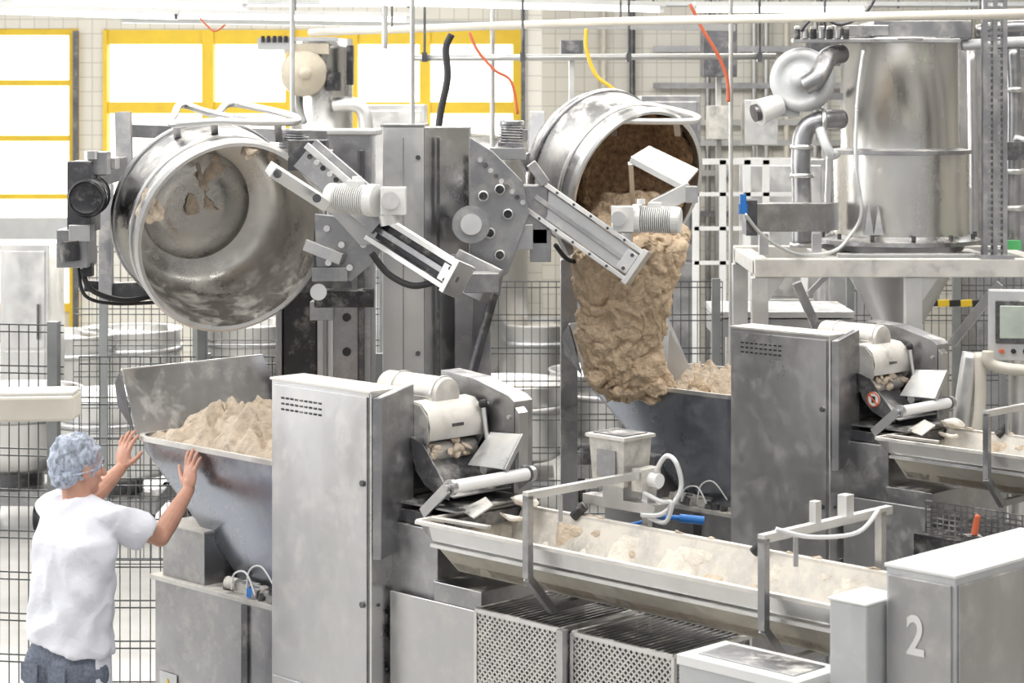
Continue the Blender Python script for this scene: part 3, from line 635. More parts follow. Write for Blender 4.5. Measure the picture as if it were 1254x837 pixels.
# ------------------------------------------------------------------ wire guard cages under trough
b=B('perforated_guard_cage',M1)
for u0,u1 in((.62,1.02),(1.08,1.52)):
    v0=-.06;v1=.32;z0=.98;z1=1.25
    for a,c_ in(((u0,v0),(u1,v0)),((u0,v0),(u0,v1)),((u1,v0),(u1,v1)),((u0,v1),(u1,v1))):
        for z in(z0,z1): b.bar((*a,z),(*c_,z),.014,.014,STEELL)
    for a in((u0,v0),(u1,v0),(u0,v1),(u1,v1)): b.bar((*a,z0),(*a,z1),.014,.014,STEELL)
    W=u1-u0;Hh=z1-z0; k=-Hh
    while k<W:
        a0=max(0,k);a1=min(W,k+Hh)
        b.bar((u0+a0,v0,z0+a0-k),(u0+a1,v0,z0+a1-k),.006,.006,STEELL); b.bar((u0+a0,v0,z1-(a0-k)),(u0+a1,v0,z1-(a1-k)),.006,.006,STEELL); k+=.024
    k=0
    while k<W: b.bar((u0+k,v0,z1),(u0+k,v1,z1),.006,.006,STEELM); k+=.026
    W=v1-v0;k=-Hh
    while k<W:
        a0=max(0,k);a1=min(W,k+Hh); b.bar((u1,v0+a0,z0+a0-k),(u1,v0+a1,z0+a1-k),.006,.006,STEELM); b.bar((u1,v0+a0,z1-(a0-k)),(u1,v0+a1,z1-(a1-k)),.006,.006,STEELM); k+=.026
b.bar((1.05,-.08,.975),(1.05,-.08,1.26),.03,.03,STEEL)
b.bx(.66,1.48,.1,.28,.975,1.2,DARK)  # dark block standing in for the shade inside the cages
b.finish()
b=B('machine_plinth',M1,.006); b.bx(.54,1.75,-.22,.38,0,.95,STEELM); b.bx(.54,1.75,-.23,.38,.95,.97,DUSTYL); b.bx(.56,1.0,-.225,-.221,.1,.9,STEEL)
for i in range(30): b.ell((.58+random.random()*.9,-.2+.1*random.random(),.972),(.015+random.random()*.02,.015,.008),FLOUR,seg=8,rings=6)
b.finish()
e=empty('numbered_control_cabinet')
b=B('cabinet_body',M1,.012); b.bx(2.40,2.63,-.16,.55,0,1.69,GREYP); b.bx(2.395,2.635,-.165,.555,1.69,1.70,WHITEP)
b.bx(2.41,2.62,-.168,-.161,.2,1.67,STEEL)
for i in range(9): b.bx(2.425,2.53,-.176,-.168,1.20+i*.013,1.207+i*.013,PINK)
b.bx(2.42,2.535,-.172,-.167,1.19,1.325,GREYP)
b.bx(2.631,2.637,-.15,.53,.3,1.67,STEEL)
b.finish(e)
cu=bpy.data.curves.new('number_two','FONT'); cu.body='2'; cu.size=.155; cu.extrude=.001; cu.align_x='CENTER'; cu.offset=.003
to=bpy.data.objects.new('number_two',cu); scene.collection.objects.link(to); cu.materials.append(WHITEP)
to.matrix_world=M1@Matrix.Translation((2.505,-.1705,1.46))@Matrix.Rotation(math.pi/2,4,'X'); to.scale=(.8,1,1); to.parent=e
b=B('junction_box',M1,.008); b.bx(2.26,2.39,-.24,-.07,0,1.585,GREYP); b.bx(2.255,2.393,-.245,-.065,1.585,1.595,WHITEP); b.finish()
b=B('operator_console',M1,.008); b.bx(1.78,2.22,-.34,-.12,0,1.33,GREYP); b.bx(1.775,2.225,-.345,-.115,1.33,1.36,WHITEP); b.bx(1.82,2.18,-.30,-.15,1.36,1.364,STEELM); b.bx(1.84,1.95,-.348,-.342,1.1,1.28,DARK); b.finish()
b=B('wire_guard_basket',M2)
for i in range(26): b.bar((.6+i*.03,-.12,1.14),(.6+i*.03,-.12,1.28),.006,.006,STEELM)
for i in range(7): b.bar((.6,-.12,1.14+i*.023),(1.36,-.12,1.14+i*.023),.006,.006,STEELM)
b.bx(.55,1.4,-.14,.4,0,1.13,STEELD); b.finish()
b=B('emergency_handle'); b.cyl(P(1193,655,8.4),P(1197,634,8.4),.014,RED,r2=.012); b.ell(P(1197,634,8.4),(.013,.013,.013),RED,seg=12,rings=8); p=P(1192,656,8.4); b.bx(p.x-.03,p.x+.03,8.37,8.43,0,p.z,STEELD); b.finish()
b=B('white_conveyor_arm',bevel=.018); p0=P(-120,500,7.2); p1=P(94,497,7.2); b.bar(p0,p1,.16,.085,PINK); b.bar(p0+Vector((0,0,.05)),p1+Vector((0,0,.05)),.12,.018,WHITEP); p=p0; b.bx(p.x+.02,p.x+.1,7.27,7.35,0,p.z-.03,FPOST); b.finish()
# ------------------------------------------------------------------ bowl tippers
def kneading_bowl(e,c,d,r=.42,dep=.5,inner=BOWLIN):
    b=B('kneading_bowl'); d=d.normalized()
    b.lathe([(1e-4,-dep-.03),(r*.55,-dep-.03),(r*.62,-dep),(r*.85,-dep+.02),(r*.96,-dep+.08),(r,-dep+.17),(r,-.035)],c,d,STEELW,96)
    b.lathe([(r,-.035),(r+.014,-.032),(r+.016,.0),(r+.004,.010),(r-.012,.006)],c,d,STEELL,96,sm=False)
    b.lathe([(r-.012,.006),(r-.016,-.02),(r-.02,-dep+.18),(r*.90,-dep+.09),(r*.78,-dep+.045),(r*.6,-dep+.03)],c,d,inner,96)
    b.lathe([(r*.6,-dep+.03),(r*.59,-dep+.045),(r*.30,-dep+.04),(1e-4,-dep+.035)],c,d,inner,96)
    b.lathe([(r,-.10),(r+.008,-.10),(r+.008,-.125),(r,-.125)],c,d,STEELL,96)
    b.lathe([(r,-.34),(r+.01,-.34),(r+.01,-.37),(r,-.37)],c,d,STEELM,96)
    b.finish(e); return d
e1=empty('bowl_tipper')
c1=P(284,290,9.0); d1=kneading_bowl(e1,c1,Vector((.45,-.86,-.24)),.41,.5)
b=B('dough_scraps')
x_,y_,z_=basis(d1)
upd=(Vector((0,0,1))-d1*d1.z).normalized(); rgt=(Vector((1,0,0))-d1*d1.x); rgt=(rgt-upd*rgt.dot(upd)).normalized()
Rs=Matrix((rgt,upd,d1)).transposed()
fl=c1+d1*(-.455)
def scrap(c,sz,a=0,k=0):
    b.ell(c,sz,DOUGHL,Rs@Matrix.Rotation(a,3,'Z'),36,24,fn=lambda v:noisy(noisy(v,.05,11,k),.018,35))
scrap(fl+rgt*.02+upd*.10,(.035,.12,.012),.35,1); scrap(fl+rgt*.07+upd*.17,(.05,.05,.012),.9,2); scrap(fl-rgt*.03+upd*.0,(.025,.05,.010),.1,3)
for ang,h,sz in((80,-.03,(.03,.05,.03)),(160,-.05,(.05,.06,.02)),(165,-.12,(.03,.05,.02)),(60,-.10,(.02,.03,.03))):
    a=math.radians(ang); q=c1+d1*h+(rgt*math.cos(a)+upd*math.sin(a))*.375; scrap(q,sz,a,ang)
b.finish(e1)
b=B('bowl_guard_handle'); b.tube([P(212,152,8.95),P(214,140,9.05),P(224,128,9.2),P(262,140,9.3),P(278,128,9.4),P(300,129,9.4),P(355,141,9.1),P(362,149,8.95),P(320,150,8.92),P(262,149,8.9)],.016,STEELL,10,closed=True,n=5)
b.tube([P(228,130,9.2),P(300,146,8.95),P(345,148,8.95)],.012,STEEL,8)
for px in(216,262,340): b.bar(P(px,150,8.95),P(px+2,172,9.1),.03,.02,STEEL)
b.finish(e1)
b=B('tilt_drive_motor',bevel=.004)
gearmotor(b,P(107,243,8.9),P(110,238,9.25),.085,DARK); b.cyl(P(106,243,8.86),P(107,243,8.9),.075,STEELD); b.lathe([(1e-4,0),(.06,0),(.07,.01),(.07,.02)],P(106,243,8.85),(0,-1,0),DARK,24)
b.box(P(103,240,9.05),(.10,.22,.30),STEELD); b.box(P(94,303,9.0),(.13,.2,.16),STEELM); b.cyl(P(84,296,8.88),P(86,320,8.88),.04,DARK); b.box(P(100,285,8.93),(.09,.1,.07),STEEL)
b.box(P(122,200,9.05),(.08,.1,.10),STEELM); b.cyl(P(112,195,9),P(112,185,9),.03,STEEL); b.box(P(130,200,9.15),(.1,.1,.05),STEEL)
b.box(P(108,330,9.0),(.04,.06,.06),DARK)
b.tube([P(100,330,9),P(112,355,9),P(150,368,9.1),P(190,362,9.2)],.012,BLACK); b.tube([P(96,328,9),P(104,362,9),P(140,372,9.1),P(200,370,9.2)],.008,BLACK)
b.finish(e1)
b=B('carrier_frame',bevel=.004)
b.bar(P(151,138,9.55),P(153,215,9.5),.07,.05,STEELM,(1,0,0)); b.bar(P(130,225,9.6),P(130,365,9.45),.06,.05,STEELM,(1,0,0))
b.bar(P(100,350,9.45),P(190,355,9.7),.05,.05,STEELD); b.bar(P(132,358,9.5),P(430,345,9.7),.05,.08,STEELD)
b.bar(P(116,215,9.3),P(150,205,9.5),.06,.1,STEELM)
b.bar(P(150,160,9.7),P(400,168,9.7),.05,.06,STEELM)
b.box(P(378,190,9.1),(.16,.16,.13),STEELD); gearmotor(b,P(357,158,9.15),P(356,188,9.15),.06,STEELM,6)
b.bar(P(331,207,8.62),P(398,250,8.72),.11,.05,STEELL,(0,-1,0)); 
for px,py in((340,213),(388,243)): b.cyl(P(px,py,8.6),P(px,py,8.56),.018,STEELD,seg=12)
b.bar(P(375,188,9.0),P(470,270,8.9),.05,.15,STEELM,(0,1,0)); b.bar(P(375,178,8.95),P(475,265,8.85),.02,.03,STEELL,(0,1,0))
for i in range(12): q=P(380+i*8,192+i*7,8.87); b.cyl(q,q+Vector((0,-.02,0)),.012,[DARK,STEELL][i%2],seg=8)
b.prism([P(385,262,9.0),P(432,268,9.0),P(470,290,9.0),P(462,318,9.0),P(430,345,9.0),P(388,335,9.0)],(0,.05,0),STEELM)
b.prism([P(395,250,8.92),P(455,272,8.92),P(470,300,8.92),P(440,300,8.92)],(0,.04,0),STEEL)
for px,py in((400,280),(418,300),(445,300),(402,322),(428,328)): b.cyl(P(px,py,8.98),P(px,py,8.94),.014,STEELL,seg=12)
b.box(P(408,300,9.2),(.15,.2,.22),STEELD); b.box(P(405,335,9.0),(.15,.12,.06),STEELM)
b.bar(P(375,300,9.0),P(420,318,8.95),.05,.05,STEEL,(0,1,0))
b.box(P(418,365,9.1),(.22,.14,.07),DARK); b.cyl(P(445,365,9.0),P(458,365,9.0),.04,DARK); b.cyl(P(390,358,8.97),P(390,358,8.93),.035,STEELL); b.box(P(395,380,9.1),(.1,.1,.08),STEELM)
b.box(P(540,330,9.7),(.12,.5,.1),STEELM)
b.finish(e1)
def actuator(e,p0,p1,w,h,me,mi):
    b=B('linear_actuator',bevel=.002); p0=Vector(p0);p1=Vector(p1); d=(p1-p0).normalized(); side=d.cross(Vector((0,1,0))).normalized()
    if side.z<0: side=-side
    out=Vector((0,-1,0))
    for s_ in(1,-1): b.bar(p0+side*w/2*s_,p1+side*w/2*s_,.022,h,me,side)
    b.bar(p0+out*-.01,p1+out*-.01,w-.03,h*.5,mi,side)
    b.bar(p0+out*h*.3,p1+out*h*.3,.025,.02,STEELM,side)
    b.bar(p1-d*.015+out*.005,p1+d*.012+out*.005,w+.04,h+.02,me,side)
    b.bar(p1-d*.09+out*(h/2),p1-d*.03+out*(h/2),w*.7,.03,me,side)
    for s_ in(1,-1):
        b.cyl(p1-d*.06+side*w*.25*s_+out*(h/2+.01),p1-d*.06+side*w*.25*s_+out*(h/2+.022),.009,STEELD,seg=10)
        for k in range(5): q=p0.lerp(p1,.15+.16*k)+side*w/2*s_+out*(h/2); b.cyl(q,q+out*.006,.007,STEELD,seg=8)
    b.finish(e)
actuator(e1,P(462,280,8.95),P(560,342,8.6),.105,.09,STEELL,DARK)
b=B('white_gearmotor',bevel=.003); gearmotor(b,P(402,242,8.75),P(462,246,8.65),.062,MOTORW); b.box(P(482,246,8.62),(.10,.12,.11),MOTORW); b.cyl(P(475,262,8.6),P(478,275,8.6),.04,STEELL); b.cyl(P(478,246,8.55),P(478,246,8.50),.035,STEELL); b.cyl(P(437,222,8.7),P(437,216,8.7),.02,PLAST); b.finish(e1)
b=B('cable_chain'); b.tube([P(455,310,8.8),P(475,335,8.8),P(505,350,8.75),P(535,345,8.7)],.014,BLACK,8,n=8)
b.finish(e1)
b=B('lift_column',bevel=.008)
x0,x1=xY(398,9.95),xY(456,9.95); b.bx(x0,x1,9.85,10.2,0,zY(162,9.9),STEELM); b.bx(x0-.03,x1+.03,9.84,10.21,zY(166,9.9),zY(158,9.9),STEELL)
b.bx(x0+.02,x0+.05,9.82,9.85,1.6,2.8,STEELL); b.bx(x1-.06,x1-.03,9.82,9.85,1.6,2.8,STEELD)
for i in range(7): b.cyl((x0+.11,9.85,1.7+i*.16),(x0+.11,9.835,1.7+i*.16),.02,DARK,seg=12)
x0,x1=xY(350,9.8),xY(392,9.8); b.bx(x0,x1,9.66,9.82,0,zY(340,9.8),DARK); b.bx(x0-.03,x0,9.64,9.84,0,zY(345,9.8),STEELM); b.bx(x1,x1+.03,9.64,9.84,0,zY(345,9.8),STEEL)
x0=xY(240,9.9); b.bx(x0,x0+.05,9.9,9.95,0,zY(395,9.9),FPOST)
b.bx(xY(330,9.9),xY(460,9.9),9.55,10.25,0,.12,STEELD)
b.finish(e1)
# second tipper
e2=empty('bowl_tipper')
c2=P(781,232,10.8); D2=Vector((.58,-.75,-.30)).normalized(); kneading_bowl(e2,c2,D2,.415,.5,BOWLIN)
b=B('dough_lining'); x_,y_,z_=basis(D2); nA=120
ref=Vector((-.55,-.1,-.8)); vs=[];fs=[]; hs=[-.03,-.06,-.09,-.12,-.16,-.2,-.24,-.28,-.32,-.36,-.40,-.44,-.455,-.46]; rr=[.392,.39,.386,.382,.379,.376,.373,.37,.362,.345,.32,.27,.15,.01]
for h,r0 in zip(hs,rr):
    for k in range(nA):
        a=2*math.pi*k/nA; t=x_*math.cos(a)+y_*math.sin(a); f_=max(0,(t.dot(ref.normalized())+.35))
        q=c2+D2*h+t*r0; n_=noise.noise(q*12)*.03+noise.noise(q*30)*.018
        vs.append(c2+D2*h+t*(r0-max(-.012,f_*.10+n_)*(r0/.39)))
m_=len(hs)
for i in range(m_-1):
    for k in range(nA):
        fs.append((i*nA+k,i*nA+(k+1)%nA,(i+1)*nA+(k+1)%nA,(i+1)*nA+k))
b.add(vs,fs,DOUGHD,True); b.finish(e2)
lv=[(235,742,800,11.0,.08),(262,722,822,10.85,.12),(284,708,840,10.64,.12),(302,703,843,10.5,.10),(325,704,836,10.47,.09),(355,708,824,10.5,.085),(395,708,815,10.55,.085),(430,710,812,10.6,.09),(455,718,818,10.65,.10),(474,730,828,10.72,.11),(490,742,832,10.78,.10)]
lvp=catmull([Vector((a,b_,c_)) for a,b_,c_,_,_ in lv],22); lvq=catmull([Vector((a[3],a[4],0)) for a in lv],22)
b=B('pouring_dough'); nA=260; vs=[];fs=[]
for (q,w) in zip(lvp,lvq):
    py,xl,xr=q; Yc,th=w.x,w.y
    L=P(xl,py,Yc);R=P(xr,py,Yc);c=(L+R)/2;hw=(R-L).length/2
    for k in range(nA):
        a=2*math.pi*k/nA; ca,sa=math.cos(a),math.sin(a)
        v=Vector((c.x+hw*math.copysign(abs(ca)**.8,ca),c.y+th*math.copysign(abs(sa)**.8,sa),c.z))
        wv=v+Vector((noise.noise(v*7),noise.noise(v*7+Vector((9,0,0))),noise.noise(v*7+Vector((0,9,0)))))*.08
        s1=noise.noise(Vector((wv.x*9,wv.y*9,wv.z*2.2))); s2=noise.noise(Vector((wv.x*20,wv.y*20,wv.z*5))); s3=noise.noise(Vector((wv.x*45,wv.y*45,wv.z*12))); a1,a2=lumps(Vector((wv.x*12,wv.y*12,wv.z*6))); b1,b2=lumps(Vector((wv.x*34,wv.y*34,wv.z*14)))
        crack=-max(0,.10-(a2-a1))/.10*.012
        rad=Vector((ca*.5,sa,0)); v+=rad*(.05*s1+.032*s2+.016*s3-.02*abs(noise.noise(wv*11))+.014*(.55-a1)+.014*(.5-b1)+crack+.007*noise.noise(v*70)+.012); v.z+=.025*noise.noise(wv*20)
        vs.append(v)
m_=len(lvp)
for i in range(m_-1):
    for k in range(nA): fs.append((i*nA+k,i*nA+(k+1)%nA,(i+1)*nA+(k+1)%nA,(i+1)*nA+k))
fs.append(tuple(range(nA))); fs.append(tuple(range((m_-1)*nA,m_*nA)))
b.add(vs,fs,DOUGH,True)
for px,py,w,h in((708,330,.03,.1),(714,400,.03,.12),(836,300,.03,.05),(730,462,.05,.05),(850,472,.05,.03),(862,476,.04,.03),(800,474,.07,.04),(760,478,.06,.04)):
    b.ell(P(px,py,10.6),(w,.05,h),DOUGH,None,30,22,fn=lambda v:noisy(noisy(v,.03,14,px),.012,45,px))
b.finish(e2)
b=B('flour_veil'); 
b.sheet([P(820,405,10.78),P(845,450,10.82),P(862,484,10.85),P(815,486,10.8)],.008,TRAYP); b.finish(e2)
b=B('bowl_guard_handle'); b.tube([P(706,148,10.8),P(708,135,10.9),P(718,127,11),P(748,138,11.1),P(760,128,11.2),P(800,130,11.1),P(848,141,10.8),P(850,148,10.7),P(800,149,10.65),P(748,148,10.65)],.017,STEELL,10,closed=True,n=5)
for px in(714,750,828): b.bar(P(px,147,10.75),P(px+2,165,10.85),.03,.02,STEEL)
b.finish(e2)
b=B('scraper_arm',bevel=.003)
b.sheet([P(772,192,10.4),P(795,178,10.5),P(856,207,10.45),P(838,228,10.35)],.02,DUSTY); b.bar(P(772,196,10.38),P(836,230,10.33),.02,.03,STEELL,(0,1,0))
b.bar(P(800,255,10.35),P(846,232,10.35),.09,.08,STEELL,(0,1,0)); b.bar(P(772,200,10.5),P(775,250,10.7),.025,.025,STEEL,(0,1,0)); b.box(P(846,238,10.35),(.06,.1,.08),STEEL)
b.finish(e2)
actuator(e2,P(652,238,10.25),P(780,328,10.1),.15,.12,STEELL,STEEL)
b=B('white_gearmotor',bevel=.003); gearmotor(b,P(834,270,10.15),P(775,268,10.2),.066,MOTORW); b.box(P(762,268,10.18),(.10,.13,.12),MOTORW); b.cyl(P(765,285,10.15),P(765,297,10.15),.04,STEELL); b.cyl(P(757,268,10.12),P(757,268,10.06),.035,STEELL); b.cyl(P(785,250,10.15),P(785,244,10.15),.02,PLAST); b.finish(e2)
b=B('pivot_bracket',bevel=.004)
b.prism([P(575,168,10.1),P(604,186,10.1),P(640,222,10.1),P(648,262,10.1),P(622,335,10.1),P(600,350,10.1),P(576,334,10.1)],(0,.03,0),STEELM)
b.prism([P(585,190,10.4),P(640,222,10.4),P(650,262,10.4),P(620,335,10.4),P(585,334,10.4)],(0,.03,0),STEELD)
for i in range(9): q=P(588+i*6.5,196+i*6.5,10.1); b.cyl(q,q+Vector((0,-.02,0)),.012,[STEELL,STEELD][i%2],seg=10)
for px,py in((592,240),(612,232),(600,285),(622,262),(612,312)): b.cyl(P(px,py,10.1),P(px,py,10.05),.020,DARK,seg=14); b.lathe([(.02,0),(.026,0),(.026,.05),(.02,.05)],P(px,py,10.09),(0,-1,0),STEELL,14)
b.cyl(P(577,275,10.3),P(577,275,10.0),.09,STEELM); b.cyl(P(577,275,10.0),P(577,275,9.96),.05,STEELL)
b.box(P(655,262,10.3),(.12,.2,.28),STEELM); b.box(P(640,290,10.2),(.1,.1,.12),STEEL); b.box(P(662,300,10.25),(.1,.1,.16),STEELM)
b.bar(P(575,340,10.2),P(600,352,10.1),.06,.16,STEELM,(0,1,0)); b.box(P(590,345,9.9),(.16,.2,.09),STEELM); b.bar(P(560,312,10),P(612,338,9.95),.05,.06,STEELL,(0,1,0))
b.bar(P(658,138,11.0),P(655,215,10.9),.08,.05,STEELM,(1,0,0)); gearmotor(b,P(627,147,10.6),P(626,180,10.6),.065,STEELM,6); b.box(P(622,188,10.6),(.18,.16,.06),STEEL)
b.bar(P(620,240,10.6),P(600,360,10.6),.1,.1,STEELM); b.bar(P(640,190,10.9),P(700,310,11.0),.06,.06,STEELM)
b.bar(P(650,200,10.2),P(668,225,10.2),.06,.05,STEEL,(0,1,0))
b.tube([P(680,300,10.3),P(695,318,10.4),P(712,320,10.5)],.012,BLACK)
b.finish(e2)
b=B('lift_column',bevel=.01)
x0,x1,x2=xY(470,10.4),xY(519,10.25),xY(575,10.5)
zt_=zY(155,10.4)
b.bx(x0,x1,10.3,10.75,0,zt_,STEELL); b.prism([(x1+.002,10.3,0),(x2,10.45,0),(x2,10.9,0),(x1+.002,10.9,0)],(0,0,zt_-.003),STEEL)  # bright front, shaded side: light put into two steel tones
b.prism([(x1+.06,10.31,.1),(x1+.075,10.315,.1),(x1+.075,10.325,.1),(x1+.06,10.325,.1)],(0,0,zt_-.15),STEELD)
b.bx(x0-.01,x1,10.29,10.9,zt_,zt_+.012,STEELM); b.bx((x0+x1)/2-.003,(x0+x1)/2+.003,10.295,10.3,.1,zt_-.05,STEELM)
for z in(2.75,2.3,1.8): b.cyl((x1-.03,10.3,z),(x1-.03,10.28,z),.012,STEELD,seg=10)
b.finish(e2)
b=B('lift_mast',bevel=.005)
for px,y0,Y in((568,350,10.3),(590,352,10.4),(697,318,11.2)):
    p=P(px,y0,Y); b.bx(p.x-.045,p.x+.045,Y,Y+.1,0,p.z,STEELM)
b.bar(P(575,470,10.2),P(605,360,10.3),.03,.04,STEELD)
b.bx(xY(560,10.5),xY(700,10.5),10.6,11.3,0,.1,STEELD)
b.finish(e2)
# ------------------------------------------------------------------ worker
def remesh(b,vox,parent,name,m,smooth=3,fold=None):
    me=b.mesh(); ob=bpy.data.objects.new('tmp',me); scene.collection.objects.link(ob)
    r=ob.modifiers.new('r','REMESH'); r.mode='VOXEL'; r.voxel_size=vox
    sm=ob.modifiers.new('s','SMOOTH'); sm.iterations=smooth; sm.factor=.5
    dg=bpy.context.evaluated_depsgraph_get(); dg.update()
    nm=bpy.data.meshes.new_from_object(ob.evaluated_get(dg)); bpy.data.objects.remove(ob)
    if fold:
        nm.update(); nn=[v.normal.copy() for v in nm.vertices]
        for v,n in zip(nm.vertices,nn): v.co=v.co+n*fold(v.co.copy())
    nm.materials.clear(); nm.materials.append(m)
    for p in nm.polygons: p.use_smooth=True; p.material_index=0
    o=bpy.data.objects.new(name,nm); scene.collection.objects.link(o); o.parent=parent; return o
man=empty('bakery_worker')
f=Vector((.55,.835,0)).normalized(); r=Vector((f.y,-f.x,0)); up=Vector((0,0,1))
RB=Matrix((r,f,up)).transposed()
Ym=8.45
hip=P(84,800,Ym); nk=P(96,612,Ym+.06); che=P(93,665,Ym+.03)
rs=nk+r*.175+up*(-.06)+f*.01; ls=nk-r*.165+up*(-.05)+f*.02
rel=P(196,658,Ym+.10); rw=P(231,600,8.74)
lel=P(113,610,8.84); lw=P(148,574,9.04)
b=B('t'); rings=[(608,97,.055,.05),(616,97,.075,.062),(624,96,.125,.08),(636,95,.170,.100),(660,93,.184,.122),(695,90,.180,.128),(730,88,.176,.130),(762,86,.180,.138),(786,86,.186,.144)]
vs=[];n=40
for i,(py,px,a_,b_) in enumerate(rings):
    c=P(px,py,Ym+(.04 if py<650 else 0))
    for k in range(n):
        t=2*math.pi*k/n; ct,st=math.cos(t),math.sin(t); q=c+r*a_*math.copysign(abs(ct)**.85,ct)+f*b_*math.copysign(abs(st)**.85,st)
        if i>=7: q.z-= (.045*ct)*(i-6)/2
        vs.append(q)
m_=len(rings); b.add(vs,[(i*n+k,i*n+(k+1)%n,(i+1)*n+(k+1)%n,(i+1)*n+k) for i in range(m_-1) for k in range(n)]+[tuple(range(n))[::-1],tuple(range((m_-1)*n,m_*n))],SHIRT)
b.cap(nk+up*-.035,rs,.055,.062,SHIRT); b.cap(nk+up*-.035,ls,.055,.062,SHIRT)
b.cap(che+up*.05,rs,.09,.062,SHIRT); b.cap(che+up*.05,ls,.09,.062,SHIRT)
sm_=rs.lerp(rel,.66); b.cyl(rs,sm_,.066,SHIRT,r2=.076,seg=20); sl_=ls.lerp(lel,.6); b.cyl(ls,sl_,.064,SHIRT,r2=.070,seg=20)
def fold(q):
    l=RB.transposed()@(q-che); u_,v_,z_=l
    w=noise.noise(Vector((u_*3,v_*3,z_*3)))*.6
    a=math.sin((z_*1.0+u_*.9+w*.25)*38)*.0035*max(0,min(1,(.35-z_)*2))
    b_=noise.noise(Vector((u_*14+z_*8,v_*14,z_*7-u_*8)))*.012
    c_=-abs(noise.noise(Vector((u_*9-z_*6,v_*9,z_*5+u_*5+7))))*.022
    return a+b_+c_+.006
remesh(b,.0075,man,'t_shirt',SHIRT,2,fold)
b=B('t'); b.ell(hip,(.166,.13,.14),DENIM,RB)
rk=hip+r*.10+f*.05+up*(-.42); ra=rk+up*(-.37)-f*.03; lk=hip-r*.10+f*.0+up*(-.42); la=lk+up*(-.37)-f*.05
b.cap(hip+r*.085-up*.05,rk,.105,.075,DENIM); b.cap(rk,Vector((ra.x,ra.y,.1)),.075,.06,DENIM); b.cap(hip-r*.085-up*.05,lk,.105,.075,DENIM); b.cap(lk,Vector((la.x,la.y,.1)),.075,.06,DENIM)
b.ell(hip-f*.05-up*.05+r*.07,(.09,.09,.11),DENIM,RB); b.ell(hip-f*.05-up*.05-r*.07,(.09,.09,.11),DENIM,RB)
remesh(b,.010,man,'trousers',DENIM,3,lambda q:noise.noise(Vector((q.x*12,q.y*12,q.z*18)))*.007)
b=B('shoes')
for a in(ra,la):
    q=Vector((a.x,a.y,.045)); b.ell(q+f*.07,(.048,.14,.045),BLACK,RB); b.ell(q+f*.05-up*.03,(.05,.15,.015),DARK,RB)
b.finish(man)
b=B('pockets')
for s_ in(-1,1):
    c=hip-f*.137-up*.06+r*.075*s_; b.prism([c+RB@Vector(v) for v in((-.045,0,.04),(.045,0,.04),(.045,0,-.03),(0,0,-.055),(-.045,0,-.03))],-f*.005,DENIM)
b.finish(man)
b=B('apron'); vs=[];n=26;m_=30
for j in range(m_+1):
    for i in range(n+1):
        a=math.radians(-12+ 150*i/n); z=hip.z+.07-.62*j/m_; fl_=.010*math.sin(i*1.3)*(j/m_)+.012*(j/m_)
        vs.append(Vector((hip.x,hip.y,0))+r*(.182+fl_)*math.cos(a)+f*(.150+fl_)*math.sin(a)+up*z)
b.add(vs,[(j*(n+1)+i,j*(n+1)+i+1,(j+1)*(n+1)+i+1,(j+1)*(n+1)+i) for j in range(m_) for i in range(n)],SHIRT,True); ob=b.finish(man)
so=ob.modifiers.new('th','SOLIDIFY'); so.thickness=.004
def hand(b,w,Fd,Nn,side,curl=.25,spread=1.):
    Fd=Fd.normalized(); side=(side-Fd*side.dot(Fd)).normalized(); Nn=Fd.cross(side); Nn=Nn if Nn.dot(NN_)>0 else -Nn
    R=Matrix((side,Nn,Fd)).transposed()
    b.ell(w+Fd*.05,(.041,.016,.052),SKIN,R,20,12); b.ell(w+Fd*.035+side*.022+Nn*.004,(.022,.018,.035),SKIN,R,16,10)
    for i,(Ln,rad) in enumerate(((.072,.0094),(.082,.0097),(.076,.0093),(.060,.0083))):
        o=.029-.0193*i; p=w+Fd*(.088-.004*abs(i-1))+side*o; dr=(Fd+side*(.18-.12*i)*spread).normalized()
        b.cap(w+Fd*.05+side*o*.8,p,rad*.95,rad,SKIN,12)
        for k,fr in enumerate((.45,.32,.23)):
            dr=(dr+Nn*curl*(.5+k*.5)).normalized(); q=p+dr*Ln*fr; b.cap(p,q,rad*(1-.08*k),rad*(1-.08*(k+1)),SKIN,12); p=q
    p=w+Fd*.022+side*.03; dr=(side*.85+Fd*.65+Nn*.2).normalized()
    for k,Ln in enumerate((.034,.030,.024)):
        q=p+dr*Ln; b.cap(p,q,.0125-.0015*k,.011-.0015*k,SKIN,12); p=q; dr=(dr+Fd*.35).normalized()
NN_=Vector((.707,.707,0))
b=B('t'); b.cap(rs.lerp(rel,.35),rel,.048,.038,SKIN); b.cap(rel,rel.lerp(rw,.35),.040,.041,SKIN); b.cap(rel.lerp(rw,.35),rw,.041,.026,SKIN); b.cap(rw,rw+(Vector((.05,.06,1)))*.03,.026,.024,SKIN)
hand(b,rw,Vector((.08,.06,1)),NN_,Vector((-1,.9,0.1)),.20,1.15)
remesh(b,.004,man,'right_arm_and_hand',SKIN,2)
b=B('t'); b.cap(ls.lerp(lel,.35),lel,.048,.038,SKIN); b.cap(lel,lel.lerp(lw,.35),.040,.040,SKIN); b.cap(lel.lerp(lw,.35),lw,.040,.026,SKIN)
hand(b,lw,Vector((.18,.06,1)),NN_,Vector((1,-.7,0)),.24,1.1)
remesh(b,.004,man,'left_arm_and_hand',SKIN,2)
hf=Vector((.80,.60,-.06)).normalized(); hr=hf.cross(up).normalized(); hu=hr.cross(hf).normalized(); RH=Matrix((hr,hf,hu)).transposed()
hc=P(97,572,Ym+.07)
def hp(x,y,z): return hc+RH@Vector((x,y,z))
b=B('t'); b.ell(hp(0,-.005,.02),(.074,.092,.092),SKIN,RH); b.ell(hp(0,.03,-.035),(.058,.062,.075),SKIN,RH); b.cap(hp(0,.062,-.085),hp(0,.05,-.085),.028,.03,SKIN)
